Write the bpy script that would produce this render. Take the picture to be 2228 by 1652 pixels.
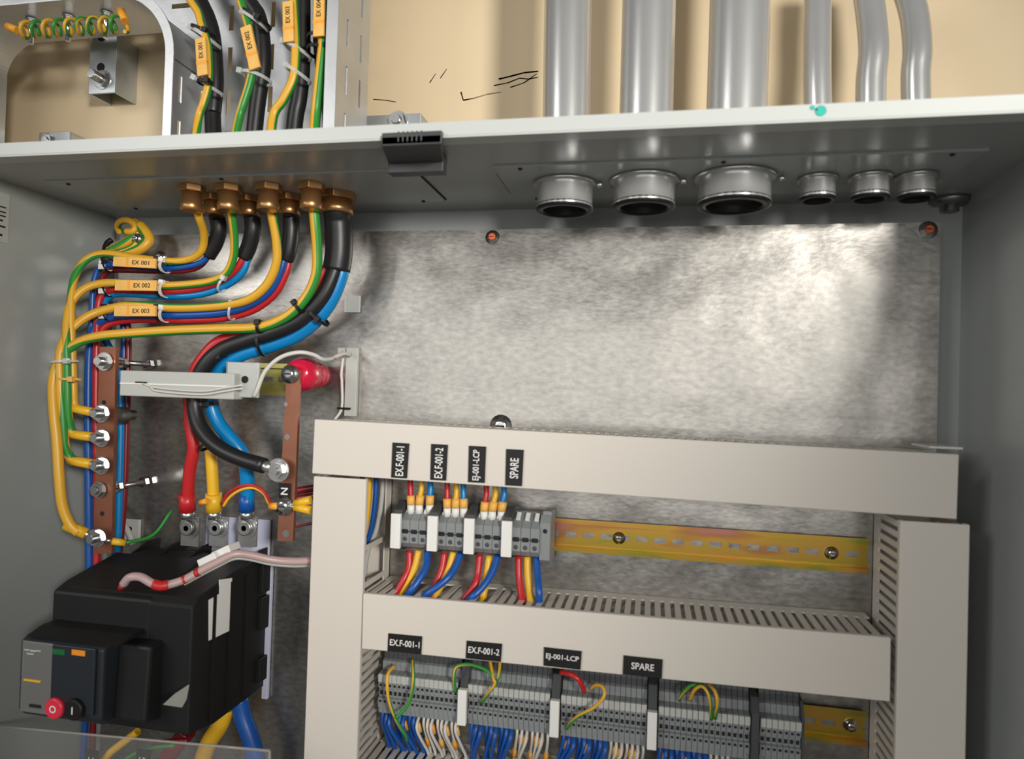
import bpy, math, random
from mathutils import Vector, Matrix
random.seed(7)
for o in list(bpy.data.objects): bpy.data.objects.remove(o)
S = bpy.context.scene
COL = S.collection
R_ = math.radians
# ------------------------------------------------------------------ camera
CAM = Vector((0, -0.76, 1.5)); F = 1512.5
_y, _p, _r = 0.19724, 0.01628, -0.03031
fwd = Vector((-math.sin(_y)*math.cos(_p), math.cos(_y)*math.cos(_p), math.sin(_p)))
_r0 = Vector((math.cos(_y), math.sin(_y), 0)); _d0 = fwd.cross(_r0)
rgt = math.cos(_r)*_r0 + math.sin(_r)*_d0
dwn = -math.sin(_r)*_r0 + math.cos(_r)*_d0
cd = bpy.data.cameras.new('camera'); cam = bpy.data.objects.new('camera', cd); COL.objects.link(cam)
cd.sensor_width = 36; cd.lens = F/2228*36; cd.clip_start = .01
cd.dof.use_dof = True; cd.dof.focus_distance = 1.1; cd.dof.aperture_fstop = 6.3
M = Matrix((rgt, -dwn, -fwd)).transposed().to_4x4(); M.translation = CAM
cam.matrix_world = M
S.camera = cam
# ------------------------------------------------------------------ light
W = bpy.data.worlds.new('world'); S.world = W; W.use_nodes = True
W.node_tree.nodes['Background'].inputs[0].default_value = (.80, .84, .86, 1)
W.node_tree.nodes['Background'].inputs[1].default_value = .11
def area(name, loc, target, sx, sy, power, col):
    l = bpy.data.lights.new(name, 'AREA'); l.shape = 'RECTANGLE'; l.size = sx; l.size_y = sy
    l.energy = power; l.color = col
    o = bpy.data.objects.new(name, l); COL.objects.link(o); o.location = loc
    o.rotation_euler = (Vector(target)-Vector(loc)).to_track_quat('-Z', 'Y').to_euler()
    return o
area('window_daylight', (-.30, -3.6, 1.58), (-.1, 0, 1.5), 3.0, 1.1, 26, (1, .98, .95))
area('side_fill', (-1.9, -2.2, 2.35), (0, 0, 1.45), .9, .9, 20, (1, .985, .96))  # added fill light from the side, brightens the opposite panel and duct
sp = bpy.data.lights.new('spot_lamp', 'SPOT'); sp.energy = 175; sp.color = (1, .965, .90); sp.spot_size = R_(42); sp.spot_blend = 1; sp.shadow_soft_size = .15
spo = bpy.data.objects.new('spot_lamp', sp); COL.objects.link(spo); spo.location = (.98, -1.80, 1.84)
spo.rotation_euler = (Vector((-.14, 0, 1.64))-spo.location).to_track_quat('-Z', 'Y').to_euler()
S.view_settings.view_transform = 'Standard'; S.view_settings.look = 'None'
S.view_settings.exposure = 0.0; S.view_settings.gamma = 1
# ------------------------------------------------------------------ pixel -> point on a real plane
def ray(px, py): return fwd + rgt*((px-1114)/F) + dwn*((py-826)/F)
def aY(px, py, Y):
    d = ray(px, py); return CAM + d*((Y-CAM.y)/d.y)
def aZ(px, py, Z):
    d = ray(px, py); return CAM + d*((Z-CAM.z)/d.z)
def aX(px, py, X):
    d = ray(px, py); return CAM + d*((X-CAM.x)/d.x)
# ------------------------------------------------------------------ materials
def mat(name, col, rough=.5, metal=0., spec=.5, var=0, vscale=30, bump=0, bscale=200, rvar=0, stretch=(1,1,1), col2=None, coat=0):
    m = bpy.data.materials.new(name); m.use_nodes = True
    n = m.node_tree.nodes; L = m.node_tree.links; b = n['Principled BSDF']
    b.inputs['Roughness'].default_value = rough; b.inputs['Metallic'].default_value = metal
    b.inputs['Specular IOR Level'].default_value = spec
    b.inputs['Coat Weight'].default_value = coat
    c = (*col, 1)
    b.inputs['Base Color'].default_value = c
    if var or bump or rvar or col2:
        tc = n.new('ShaderNodeTexCoord'); mp = n.new('ShaderNodeMapping'); mp.inputs['Scale'].default_value = stretch
        L.new(tc.outputs['Object'], mp.inputs[0])
        t = n.new('ShaderNodeTexNoise'); t.inputs['Scale'].default_value = vscale; t.inputs['Detail'].default_value = 5
        L.new(mp.outputs[0], t.inputs['Vector'])
        if var or col2:
            cr = n.new('ShaderNodeValToRGB'); cr.color_ramp.elements[0].position = .3; cr.color_ramp.elements[1].position = .7
            c2 = col2 or tuple(min(1, v*(1+var)) for v in col); c1 = col if col2 else tuple(v*(1-var) for v in col)
            cr.color_ramp.elements[0].color = (*c1, 1); cr.color_ramp.elements[1].color = (*c2, 1)
            L.new(t.outputs[0], cr.inputs[0]); L.new(cr.outputs[0], b.inputs['Base Color'])
        if rvar:
            mr = n.new('ShaderNodeMapRange'); mr.inputs['To Min'].default_value = rough-rvar; mr.inputs['To Max'].default_value = rough+rvar
            L.new(t.outputs[0], mr.inputs[0]); L.new(mr.outputs[0], b.inputs['Roughness'])
        if bump:
            t2 = n.new('ShaderNodeTexNoise'); t2.inputs['Scale'].default_value = bscale; t2.inputs['Detail'].default_value = 3
            L.new(mp.outputs[0], t2.inputs['Vector'])
            bp = n.new('ShaderNodeBump'); bp.inputs['Strength'].default_value = bump; bp.inputs['Distance'].default_value = .001
            L.new(t2.outputs[0], bp.inputs['Height']); L.new(bp.outputs[0], b.inputs['Normal'])
    return m
m_wall = mat('cream_wall_paint', (.72, .575, .375), .6, var=.03, vscale=6, bump=.15, bscale=60)
m_rim = mat('lit_rim_enclosure_paint', (.52, .54, .52), .35)  # enclosure paint lightened on the rim to imitate the light it catches
m_cab = mat('grey_enclosure_paint', (.36, .38, .37), .26, var=.02, vscale=8, bump=.08, bscale=500)
m_galv = mat('galvanised_plate', (.345, .330, .305), .30, .9, var=.20, vscale=190, bump=.10, bscale=300, rvar=.05, stretch=(.55, 1, 1))
def wavy(m, scale, dist):          # sheet metal is never quite flat
    n = m.node_tree.nodes; L = m.node_tree.links; b = n['Principled BSDF']; old = b.inputs['Normal'].links[0].from_node
    t = n.new('ShaderNodeTexNoise'); t.inputs['Scale'].default_value = scale; t.inputs['Detail'].default_value = 2
    L.new(n['Texture Coordinate'].outputs['Object'], t.inputs['Vector'])
    bp = n.new('ShaderNodeBump'); bp.inputs['Strength'].default_value = 1; bp.inputs['Distance'].default_value = dist
    L.new(t.outputs[0], bp.inputs['Height']); L.new(bp.outputs[0], old.inputs['Normal'])
wavy(m_galv, 7, .0065)
m_tray = mat('galvanised_tray', (.56, .57, .58), .42, .75, var=.10, vscale=18, bump=.1, bscale=200, rvar=.06)
m_cond = mat('galvanised_conduit', (.62, .62, .61), .24, .66, var=.10, vscale=20, rvar=.05, stretch=(1,1,.15))
m_strut = mat('strut_zinc', (.50, .54, .56), .4, .7, var=.05)
m_pvc = mat('beige_grey_pvc', (.66, .61, .545), .33, var=.015, vscale=6)
m_black = mat('black_plastic', (.010, .009, .009), .45, spec=.35)
m_bk2 = mat('charcoal_plastic', (.010, .010, .0105), .5, spec=.3, var=.1, vscale=20)
m_bk3 = mat('blue_grey_plastic', (.016, .020, .025), .45, spec=.4)
m_rub = mat('black_cable_jacket', (.012, .012, .013), .42)
m_copper = mat('copper', (.31, .128, .078), .42, .65, var=.12, vscale=30)
m_brass = mat('brass', (.50, .27, .11), .34, .85, var=.1, vscale=60)
m_steel = mat('bright_steel', (.72, .73, .74), .22, 1)
m_dsteel = mat('dull_steel', (.30, .30, .29), .4, .9)
m_tin = mat('tinned_copper', (.55, .55, .54), .3, .9, var=.1, vscale=80)
m_red = mat('red_insulation', (.50, .018, .022), .35)
m_dred = mat('dark_red_insulation', (.20, .008, .014), .35)
m_blue = mat('blue_insulation', (.008, .085, .36), .35)
m_lblue = mat('light_blue_insulation', (.0, .21, .52), .33)
m_yel = mat('yellow_insulation', (.78, .44, .02), .38)
m_gyy = mat('earth_yellow', (.72, .39, .03), .38)
m_gyg = mat('earth_green', (.03, .25, .035), .38)
m_mark = mat('yellow_marker', (.85, .52, .14), .5, col2=(.80, .40, .07), vscale=60)
m_oran = mat('orange_marker', (.85, .36, .03), .5)
m_white = mat('white_plastic', (.78, .77, .74), .4)
m_gwhite = mat('grey_white_plastic', (.46, .47, .44), .4)
m_wwire = mat('white_insulation', (.62, .60, .56), .42)
m_term = mat('grey_terminal_plastic', (.23, .245, .25), .42)
m_dterm = mat('dark_grey_plastic_and_shade', (.055, .058, .062), .45)
m_hole = mat('black_recess', (.006, .006, .006), .7)
m_lav = mat('lavender_insulating_sheet', (.50, .52, .66), .5)
m_redins = mat('red_resin_insulator', (.62, .01, .05), .18, coat=.5)
m_grn = mat('green_window', (.01, .12, .03), .4)
m_org = mat('orange_window', (.80, .27, .02), .4)
m_bore = mat('dark_bore', (.05, .048, .045), .35, .3)
m_teal = mat('teal_paint_spot', (.02, .42, .34), .6)
m_scuff = mat('scuff_grey', (.50, .405, .28), .8)
m_olive = mat('olive_zinc', (.42, .38, .12), .32, .85)
m_pink = mat('pale_pink_sleeve', (.46, .32, .31), .35)
def glassy(name, tint, fac, rough=.08):
    m = bpy.data.materials.new(name); m.use_nodes = True; n = m.node_tree.nodes; L = m.node_tree.links
    out = n['Material Output']; b = n['Principled BSDF']; b.inputs['Base Color'].default_value = (*tint, 1); b.inputs['Roughness'].default_value = rough
    t = n.new('ShaderNodeBsdfTransparent'); mx = n.new('ShaderNodeMixShader'); mx.inputs[0].default_value = fac
    L.new(t.outputs[0], mx.inputs[1]); L.new(b.outputs[0], mx.inputs[2]); L.new(mx.outputs[0], out.inputs[0])
    return m
m_clear = glassy('clear_acrylic', (.5, .5, .48), .10)
m_frost = glassy('frosted_plastic', (.66, .68, .66), .62)
def rail_mat():
    m = bpy.data.materials.new('yellow_passivated_steel'); m.use_nodes = True; n = m.node_tree.nodes; L = m.node_tree.links
    b = n['Principled BSDF']; b.inputs['Metallic'].default_value = .9; b.inputs['Roughness'].default_value = .3
    tc = n.new('ShaderNodeTexCoord'); mp = n.new('ShaderNodeMapping'); mp.inputs['Scale'].default_value = (9, 30, 38)
    t = n.new('ShaderNodeTexNoise'); t.inputs['Scale'].default_value = 1; t.inputs['Detail'].default_value = 2
    L.new(tc.outputs['Object'], mp.inputs[0]); L.new(mp.outputs[0], t.inputs['Vector'])
    cr = n.new('ShaderNodeValToRGB'); e = cr.color_ramp.elements
    e[0].position = .28; e[0].color = (.12, .26, .09, 1); e[1].position = .72; e[1].color = (.52, .22, .17, 1)
    for p, c in ((.40, (.50, .36, .05, 1)), (.52, (.60, .34, .07, 1)), (.62, (.48, .22, .08, 1))):
        x = e.new(p); x.color = c
    L.new(t.outputs[0], cr.inputs[0]); L.new(cr.outputs[0], b.inputs['Base Color'])
    return m
m_rail = rail_mat()
# ------------------------------------------------------------------ mesh builder
def V(p): return Vector(p)
class MB:
    def __init__(s): s.v = []; s.f = []; s.m = []; s.sm = []
    def add(s, vs, fs, mi=0, smooth=False):
        o = len(s.v); s.v += [V(p) for p in vs]
        for f in fs: s.f.append([i+o for i in f]); s.m.append(mi); s.sm.append(smooth)
        return s
    def box(s, a, b, mi=0):
        x0, x1 = sorted((a[0], b[0])); y0, y1 = sorted((a[1], b[1])); z0, z1 = sorted((a[2], b[2]))
        vs = [(x0,y0,z0),(x1,y0,z0),(x1,y1,z0),(x0,y1,z0),(x0,y0,z1),(x1,y0,z1),(x1,y1,z1),(x0,y1,z1)]
        return s.hexa(vs, mi)
    def hexa(s, vs, mi=0):
        return s.add(vs, [(0,3,2,1),(4,5,6,7),(0,1,5,4),(1,2,6,5),(2,3,7,6),(3,0,4,7)], mi)
    def obox(s, c, ux, uy, uz, mi=0):
        c, ux, uy, uz = map(V, (c, ux, uy, uz)); vs = []
        for k in (-1, 1):
            for i, j in ((-1,-1),(1,-1),(1,1),(-1,1)): vs.append(c+ux*i+uy*j+uz*k)
        return s.hexa(vs, mi)
    def prism(s, poly, x0, x1, mi=0):            # poly in (y, z), extruded along x
        n = len(poly); vs = [(x0, y, z) for y, z in poly]+[(x1, y, z) for y, z in poly]
        fs = [tuple(range(n)), tuple(range(2*n-1, n-1, -1))]+[(i, i+n, (i+1) % n+n, (i+1) % n) for i in range(n)]
        return s.add(vs, fs, mi)
    def zprism(s, poly, z0, z1, mi=0):           # poly in (x, y)
        n = len(poly); vs = [(x, y, z0) for x, y in poly]+[(x, y, z1) for x, y in poly]
        fs = [tuple(range(n))[::-1], tuple(range(n, 2*n))]+[(i, (i+1) % n, (i+1) % n+n, i+n) for i in range(n)]
        return s.add(vs, fs, mi)
    def lathe(s, p0, ax, prof, n=24, mi=0, smooth=True, closed=True):   # prof: (distance along ax, radius)
        p0 = V(p0); ax = V(ax).normalized(); a = ax.orthogonal().normalized(); b = ax.cross(a); vs = []
        for h, r in prof:
            for k in range(n):
                t = 2*math.pi*k/n; vs.append(p0+ax*h+a*(r*math.cos(t))+b*(r*math.sin(t)))
        fs = []
        for j in range(len(prof)-1):
            for k in range(n): fs.append((j*n+k, j*n+(k+1) % n, (j+1)*n+(k+1) % n, (j+1)*n+k))
        s.add(vs, fs, mi, smooth)
        if closed:
            o = len(s.v)-len(vs)
            s.f.append([o+k for k in range(n)][::-1]); s.m.append(mi); s.sm.append(False)
            s.f.append([o+(len(prof)-1)*n+k for k in range(n)]); s.m.append(mi); s.sm.append(False)
        return s
    def cyl(s, p0, p1, r, n=20, mi=0, r1=None, smooth=True):
        d = V(p1)-V(p0); return s.lathe(p0, d, [(0, r), (d.length, r if r1 is None else r1)], n, mi, smooth)
    def tube(s, pts, r, n=12, mi=0, green=None, tw=0, sub=5, tw0=0, caps=True, cen=None):
        P = smooth_path([V(p) for p in pts], sub); N = len(P); rings = []
        ref = Vector((0, -1, 0)); Ls = [0]
        for i in range(1, N): Ls.append(Ls[-1]+(P[i]-P[i-1]).length)
        prev = None; vs = []
        for i in range(N):
            t = (P[min(i+1, N-1)]-P[max(i-1, 0)]).normalized()
            a = ref-ref.dot(t)*t
            if a.length < .25: a = (prev if prev else Vector((0, 0, 1))); a = a-a.dot(t)*t
            a.normalize(); prev = a.copy(); b = t.cross(a)
            rr = r(Ls[i]/Ls[-1]) if callable(r) else r
            th0 = R_(tw0+tw*Ls[i]/Ls[-1])
            if cen:
                q = i/sub; d_ = cen[0][1]
                for (i0, d0), (i1, d1) in zip(cen, cen[1:]):
                    if q >= i1: d_ = d1
                    elif q >= i0: d_ = d0+(d1-d0)*(q-i0)/(i1-i0); break
                th0 = R_(d_)
            for k in range(n):
                th = 2*math.pi*k/n+th0; vs.append(P[i]+a*(rr*math.cos(th))+b*(rr*math.sin(th)))
        o = len(s.v); s.v += vs
        for i in range(N-1):
            for k in range(n):
                s.f.append([o+i*n+k, o+i*n+(k+1) % n, o+(i+1)*n+(k+1) % n, o+(i+1)*n+k]); s.sm.append(True)
                g = mi
                if green is not None:
                    ang = (360*(k+.5)/n) % 360; g0, g1 = green
                    if g0 <= ang < g1 or g0 <= ang+360 < g1 or g0 <= ang-360 < g1: g = mi+1
                s.m.append(g)
        if caps:
            s.f.append([o+k for k in range(n)][::-1]); s.m.append(mi); s.sm.append(False)
            s.f.append([o+(N-1)*n+k for k in range(n)]); s.m.append(mi); s.sm.append(False)
        return s
    def hexnut(s, p0, ax, r, h, mi=0): return s.lathe(p0, ax, [(0, r), (h, r)], 6, mi, False)
    def build(s, name, mats, parent=None, bevel=0, seg=2):
        off = Vector((0, 0, 0)); p = parent
        while p is not None: off += p.location; p = p.parent
        me = bpy.data.meshes.new(name); me.from_pydata([tuple(v-off) for v in s.v], [], s.f)
        for m in (mats if isinstance(mats, (list, tuple)) else [mats]): me.materials.append(m)
        me.polygons.foreach_set('material_index', s.m); me.polygons.foreach_set('use_smooth', s.sm)
        me.update()
        o = bpy.data.objects.new(name, me); COL.objects.link(o); o.parent = parent
        if bevel:
            b = o.modifiers.new('b', 'BEVEL'); b.width = bevel; b.segments = seg; b.limit_method = 'ANGLE'; b.angle_limit = R_(40)
        return o
def smooth_path(P, sub):
    if len(P) < 3 or sub < 2: return P
    out = []
    for i in range(len(P)-1):
        p0 = P[i-1] if i else P[0]*2-P[1]; p1, p2 = P[i], P[i+1]; p3 = P[i+2] if i+2 < len(P) else P[-1]*2-P[-2]
        for k in range(sub):
            t = k/sub
            out.append(.5*((2*p1)+(p2-p0)*t+(2*p0-5*p1+4*p2-p3)*t*t+(3*p1-p0-3*p2+p3)*t**3))
    out.append(P[-1]); return out
def tag(o, label, cat, group=None):
    o['label'] = label; o['category'] = cat
    if group: o['group'] = group
    return o
def empty(name, loc, label, cat, group=None):
    o = bpy.data.objects.new(name, None); o.empty_display_size = .01; COL.objects.link(o); o.location = loc
    return tag(o, label, cat, group)
def struct(o): o['kind'] = 'structure'; return o
def copy_tree(o, loc, label, group=None, parent=None):
    c = o.copy(); COL.objects.link(c)
    if parent is None: c.location = loc; c['label'] = label
    if parent is None and group: c['group'] = group
    if parent is not None: c.parent = parent
    for ch in list(o.children): copy_tree(ch, None, None, None, c)
    return c
def P(*pts): return [aY(*p) for p in pts]
_tc = {}
def text(s, h, c, right, up, m, parent, name='lettering', width=None, depth=.0002):
    if s not in _tc:
        cu = bpy.data.curves.new('t', 'FONT'); cu.body = s; cu.size = 1; cu.align_x = 'CENTER'; cu.align_y = 'CENTER'; cu.resolution_u = 3; cu.offset = .012
        t = bpy.data.objects.new('t', cu); COL.objects.link(t)
        dg = bpy.context.evaluated_depsgraph_get(); dg.update(); me = bpy.data.meshes.new_from_object(t.evaluated_get(dg))
        _tc[s] = ([v.co.copy() for v in me.vertices], [list(p.vertices) for p in me.polygons])
        bpy.data.objects.remove(t); bpy.data.curves.remove(cu); bpy.data.meshes.remove(me)
    vs, fs = _tc[s]; xs = [v.x for v in vs]; ys = [v.y for v in vs]
    kh = h/(max(ys)-min(ys)); kw = kh if width is None else width/(max(xs)-min(xs))
    cx, cy = (max(xs)+min(xs))/2, (max(ys)+min(ys))/2
    c, right, up = V(c), V(right).normalized(), V(up).normalized()
    mb = MB(); mb.add([c+right*((v.x-cx)*kw)+up*((v.y-cy)*kh) for v in vs], fs)
    return mb.build(name, m, parent)
X_, Z_ = Vector((1, 0, 0)), Vector((0, 0, 1))
# ================================================================== the room
WY = .048
w = MB(); w.box((-2.2, WY, 0), (2.2, WY+.12, 3.0), 0)
def ribbon(mb, pts, wd, Y, mi):
    q = [aY(x, y, Y) for x, y in pts]
    for a, b in zip(q, q[1:]):
        d = (b-a).normalized(); n = Vector((-d.z, 0, d.x))*wd
        mb.add([a-n, b-n*.6, b+n*.6, a+n], [(0, 1, 2, 3), (3, 2, 1, 0)], mi)
for pts, wd in (([(1003,200),(1008,218),(1030,214),(1060,205),(1090,200)], .0008), ([(1085,172),(1110,166),(1140,158),(1171,155)], .0010),
                ([(1075,186),(1105,180),(1130,170),(1150,172),(1170,168)], .0007), ([(1110,190),(1140,180),(1168,160)], .0006),
                ([(812,216),(840,218),(862,222)], .0005), ([(935,180),(948,160)], .0006), ([(958,170),(972,150)], .0006)):
    ribbon(w, pts, wd, WY-.0006, 1)
struct(w.build('wall_back', [m_wall, m_scuff]))
struct(MB().box((-2.2, -4.2, -.1), (2.2, WY, 0)).build('floor', mat('grey_floor_tile', (.33, .32, .30), .5)))
# ================================================================== the cabinet
XL, XR, YF, YB, ZC, ZT, ZB = -.69, .3085, -.2105, .025, 1.7097, 1.7213, .72
cab = empty('electrical_cabinet', (-.19, .03, ZB), 'open grey metal electrical cabinet on the cream wall, seen from inside its top', 'electrical cabinet')
sh = MB()
sh.box((XL-.002, YB, ZB), (XR+.002, YB+.002, ZT))
sh.box((XL-.002, YF+.012, ZB), (XL, YB, ZT)); sh.box((XR, YF+.012, ZB), (XR+.002, YB, ZT))
sh.box((XL-.002, YF+.012, ZC), (XR+.002, YB, ZT)); sh.box((XL-.002, YF, ZB-.002), (XR+.002, YB, ZB))
sh.build('shell', m_cab, cab)
rim = MB()
rim.box((XL-.012, YF, ZC), (XR+.012, YF+.012, ZT)); rim.box((XL-.012, YF+.0005, ZC-.0015), (XR+.012, YF+.018, ZC+.001))
rim.box((XL-.012, YF, ZB), (XL-.001, YF+.012, ZC)); rim.box((XR+.001, YF, ZB), (XR+.012, YF+.012, ZC))
for px, py, r in ((1786, 241, .0042), (1768, 234, .0018), (1776, 238, .0012)):
    c = aY(px, py, YF-.0004); rim.lathe(c, (0, -1, 0), [(0, r), (.0002, r*.9)], 14, 1, False)
rim.build('front_rim', [m_rim, m_teal], cab, bevel=.0012)
def gland_plate(x0, x1, y0, y1, c):
    mb = MB()
    def poly(e): return [(x0-e, y0+(.02 if e else 0)), (x1+e, y0+(.02 if e else 0)), (x1+e, y1+e-c), (x1+e-c, y1+e), (x0-e+c, y1+e), (x0-e, y1+e-c)]
    mb.zprism(poly(.0012), ZC-.0012, ZC+.0003, 1); mb.zprism(poly(0), ZC-.0020, ZC+.0003, 0)
    for fx in (.06, .5, .94):
        for yy in (y0+.006, y1-.006):
            cx = x0+(x1-x0)*fx; mb.lathe((cx, yy, ZC-.002), (0, 0, -1), [(0, .0022), (.0012, .0018)], 10, 1)
    return mb.build('gland_plate', [m_cab, m_hole], cab)
gland_plate(-.6435, -.228, -.132, -.0205, .006)
gland_plate(-.150, .2655, -.132, -.0205, .022)
# black door catch clipped over the rim
dc = MB(); fx0, fx1, bx0_, bx1_ = -.2263, -.1740, -.2370, -.1855
dc.hexa([(fx0, YF-.005, 1.7013), (fx1, YF-.005, 1.7013), (bx1_, -.172, 1.7005), (bx0_, -.172, 1.7005), (fx0, YF-.005, 1.7092), (fx1, YF-.005, 1.7092), (bx1_, -.172, 1.7092), (bx0_, -.172, 1.7092)])
dc.box((fx0, YF-.005, 1.7125), (fx1, YF, 1.702)); dc.box((bx0_, -.173, 1.7092), (bx1_, -.160, 1.6925))
for k in range(6): dc.box((fx0+.014+.004*k, YF-.0056, 1.7132), (fx0+.0155+.004*k, YF-.001, 1.704))
dc.build('door_catch', mat('dark_catch_plastic', (.05, .05, .052), .38), cab, bevel=.001)
cb = aZ(2068, 432, ZC)
g = MB(); g.lathe(cb, (0, 0, -1), [(0, .019), (.004, .019), (.007, .015), (.007, .008), (.013, .008), (.014, .005)], 22, 0)
g.build('corner_bolt', m_dsteel, cab)
dr = MB(); d0 = V((XR+.02, YF-.01, 0)); du = V((.28, -.906, 0)).normalized(); dn_ = V((du.y, -du.x, 0))
dr.obox(d0+du*.49+Z_*((ZB+ZT)/2), du*.49, dn_*.008, Z_*((ZT-ZB)/2)); dr.build('open_door', m_cab, cab)
# sticker on the side panel
st = MB(); q0, q1 = aX(-40, 425, XL+.0005), aX(15, 425, XL+.0005); zz0, zz1 = aX(5, 528, XL).z, aX(5, 420, XL).z
stk = MB().box((XL+.0002, q0.y, zz0), (XL+.0008, aX(18, 470, XL).y, zz1), 0)
for k, (f0, f1, wz) in enumerate(((.06, .5, .0022), (.12, .8, .0025), (.2, .55, .002), (.3, .9, .002), (.42, .8, .002), (.52, .9, .0015), (.6, .9, .0015), (.7, .9, .0015))):
    yb = aX(17, 470, XL).y; ya = q0.y; zc = zz0+(zz1-zz0)*f0
    stk.box((XL+.0008, ya, zc), (XL+.0010, ya+(yb-ya)*f1, zc+wz), 1)
stk.build('wall_sticker', [m_gwhite, m_hole], cab)
# ================================================================== mounting plate
pl = empty('mounting_plate', (-.19, .0, .76), 'galvanised steel mounting plate behind all the equipment inside the cabinet', 'mounting plate')
MB().box((-.662, 0, .76), (.2795, .003, 1.6812)).build('plate', m_galv, pl)
for k in (-.62, .24):
    for z in (.9, 1.64): MB().cyl((k, .003, z), (k, YB, z), .006).build('standoff', m_dsteel, pl)
def screw(parent, c, r, m=m_steel, mark=None, name='screw', h=.004, ax=(0, -1, 0)):
    mb = MB(); ax = V(ax); mb.lathe(c, ax, [(0, r*1.5), (.001, r*1.5), (.0011, r), (h*.6+.001, r*.95), (h+.001, r*.55)], 18, 0)
    if mark: mb.lathe(V(c)+ax*(h+.0008), ax, [(0, r*.8), (.0008, r*.6)], 12, 1)
    mb.obox(V(c)+ax*(h+.0012), Vector((r*.6, 0, 0)), ax*.0004, Vector((0, 0, r*.1)), 2)
    return mb.build(name, [m, mat('orange_torque_mark', (.62, .12, .04), .5) if mark else m, m_hole], parent)
screw(pl, aY(1072, 517, 0), .0055, mark=True); screw(pl, aY(2019, 501, 0), .0060, mark=True)
screw(pl, aY(1090, 927, 0), .0085); screw(pl, aY(350, 560, 0), .005)
# ================================================================== slotted wiring ducts
def duct(name, o, ang, L, wd, label, skip=(), skip_side=None, dep=.08, over=.0015):
    root = empty(name, o, label, 'wiring duct', 'slotted beige wiring ducts'); del root['group']
    ca, sa = math.cos(ang), math.sin(ang); o = V(o)
    u, v = Vector((ca, 0, sa)), Vector((-sa, 0, ca))
    def bx(mb, u0, u1, v0, v1, y0, y1, mi=0):
        c = o+u*((u0+u1)/2)+v*((v0+v1)/2)+Vector((0, (y0+y1)/2, 0))
        mb.obox(c, u*abs(u1-u0)/2, Vector((0, 1, 0))*abs(y1-y0)/2, v*abs(v1-v0)/2, mi)
    h = wd/2-over; b = MB(); t = .0016
    bx(b, 0, L, -h, h, -.0015, 0)
    for s in (-1, 1):
        va, vb = s*h, s*(h-t)
        bx(b, 0, L, va, vb, 0, -.017); bx(b, 0, L, va, vb, -.072, -dep+.0015)
        n = int(L/.0098)
        for i in range(n):
            uc = (i+.5)*.0098
            if any(sd == s and a0 <= uc <= a1 for sd, a0, a1 in skip): continue
            bx(b, uc-.0028, uc+.0028, va, vb, -.017, -.072)
    b.build('base', m_pvc, root)
    c = MB(); e = wd/2
    bx(c, 0, L, -e, e, -dep, -dep+.0016); bx(c, 0, L, -e, -e+.0014, -dep+.0016, -dep+.007); bx(c, 0, L, e-.0014, e, -dep+.0016, -dep+.007)
    c.build('cover', m_pvc, root, bevel=.0008)
    return root
mid = lambda a, b: (a+b)/2
duct('wiring_duct', (-.3475, 0, 1.43505), -.0127, .6155, .0570, 'upper horizontal beige duct carrying four upright black name tags')
duct('wiring_duct', (-.3165, 0, 1.4035), -math.pi/2, .60, .0588, 'vertical beige duct beside the black breaker and copper bar',
     skip=((1, .0, .064), (1, .082, .11)))
duct('wiring_duct', (.250, 0, 1.3945), -math.pi/2, .59, .0562, 'vertical beige duct farthest from the breaker, next to the bare grey side panel')
duct('wiring_duct', (-.2860, 0, 1.2572), .0082, .5025, .0566, 'middle horizontal beige duct carrying four wide black name tags',
     skip=((1, .028, .05), (1, .06, .082), (1, .095, .105), (1, .115, .13)))
duct('wiring_duct', (-.2860, 0, 1.0775), .004, .5025, .0566, 'lowest horizontal beige duct, its slotted top full of blue and white wires')
sg = MB(); c = aY(2040, 970, -.03); off = [o for o in COL.objects if o.name == 'wiring_duct'][0]
sg.box(c+Vector((-.018, -.030, -.001)), c+Vector((.010, .014, .001))); sg.build('end_tab', m_pvc, off)
# ------------------------------------------------------------------ DIN rails
def din_rail(x0, x1, z, label, screws, y0=0, m=m_rail, slots=True):
    r = empty('din_rail', (x0, y0, z), label, 'mounting rail'); b = MB(); t = .0012
    b.box((x0, y0-.0075, z+.0125), (x1, y0-.0063, z+.0175)); b.box((x0, y0-.0075, z-.0175), (x1, y0-.0063, z-.0125))
    b.box((x0, y0-.0063, z+.0125), (x1, y0, z+.0137)); b.box((x0, y0-.0063, z-.0137), (x1, y0, z-.0125))
    b.box((x0, y0-t, z+.0028), (x1, y0, z+.0125)); b.box((x0, y0-t, z-.0125), (x1, y0, z-.0028))
    x = x0
    while x < x1: b.box((x, y0-t, z-.0028), (min(x+.007, x1), y0, z+.0028)); x += .019
    b.build('rail', m, r)
    for sx in screws: screw(r, (sx, y0-t, z), .0045)
    return r
din_rail(-.284, .2187, 1.3455, 'upper yellow zinc mounting rail with the bare slotted stretch beside the grey terminals', (aY(1347, 1167, 0).x, aY(1808, 1198, 0).x))
din_rail(-.284, .2190, 1.1745, 'lower yellow zinc mounting rail, mostly covered by the long terminal row', (aY(1850, 1575, 0).x,))
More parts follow.
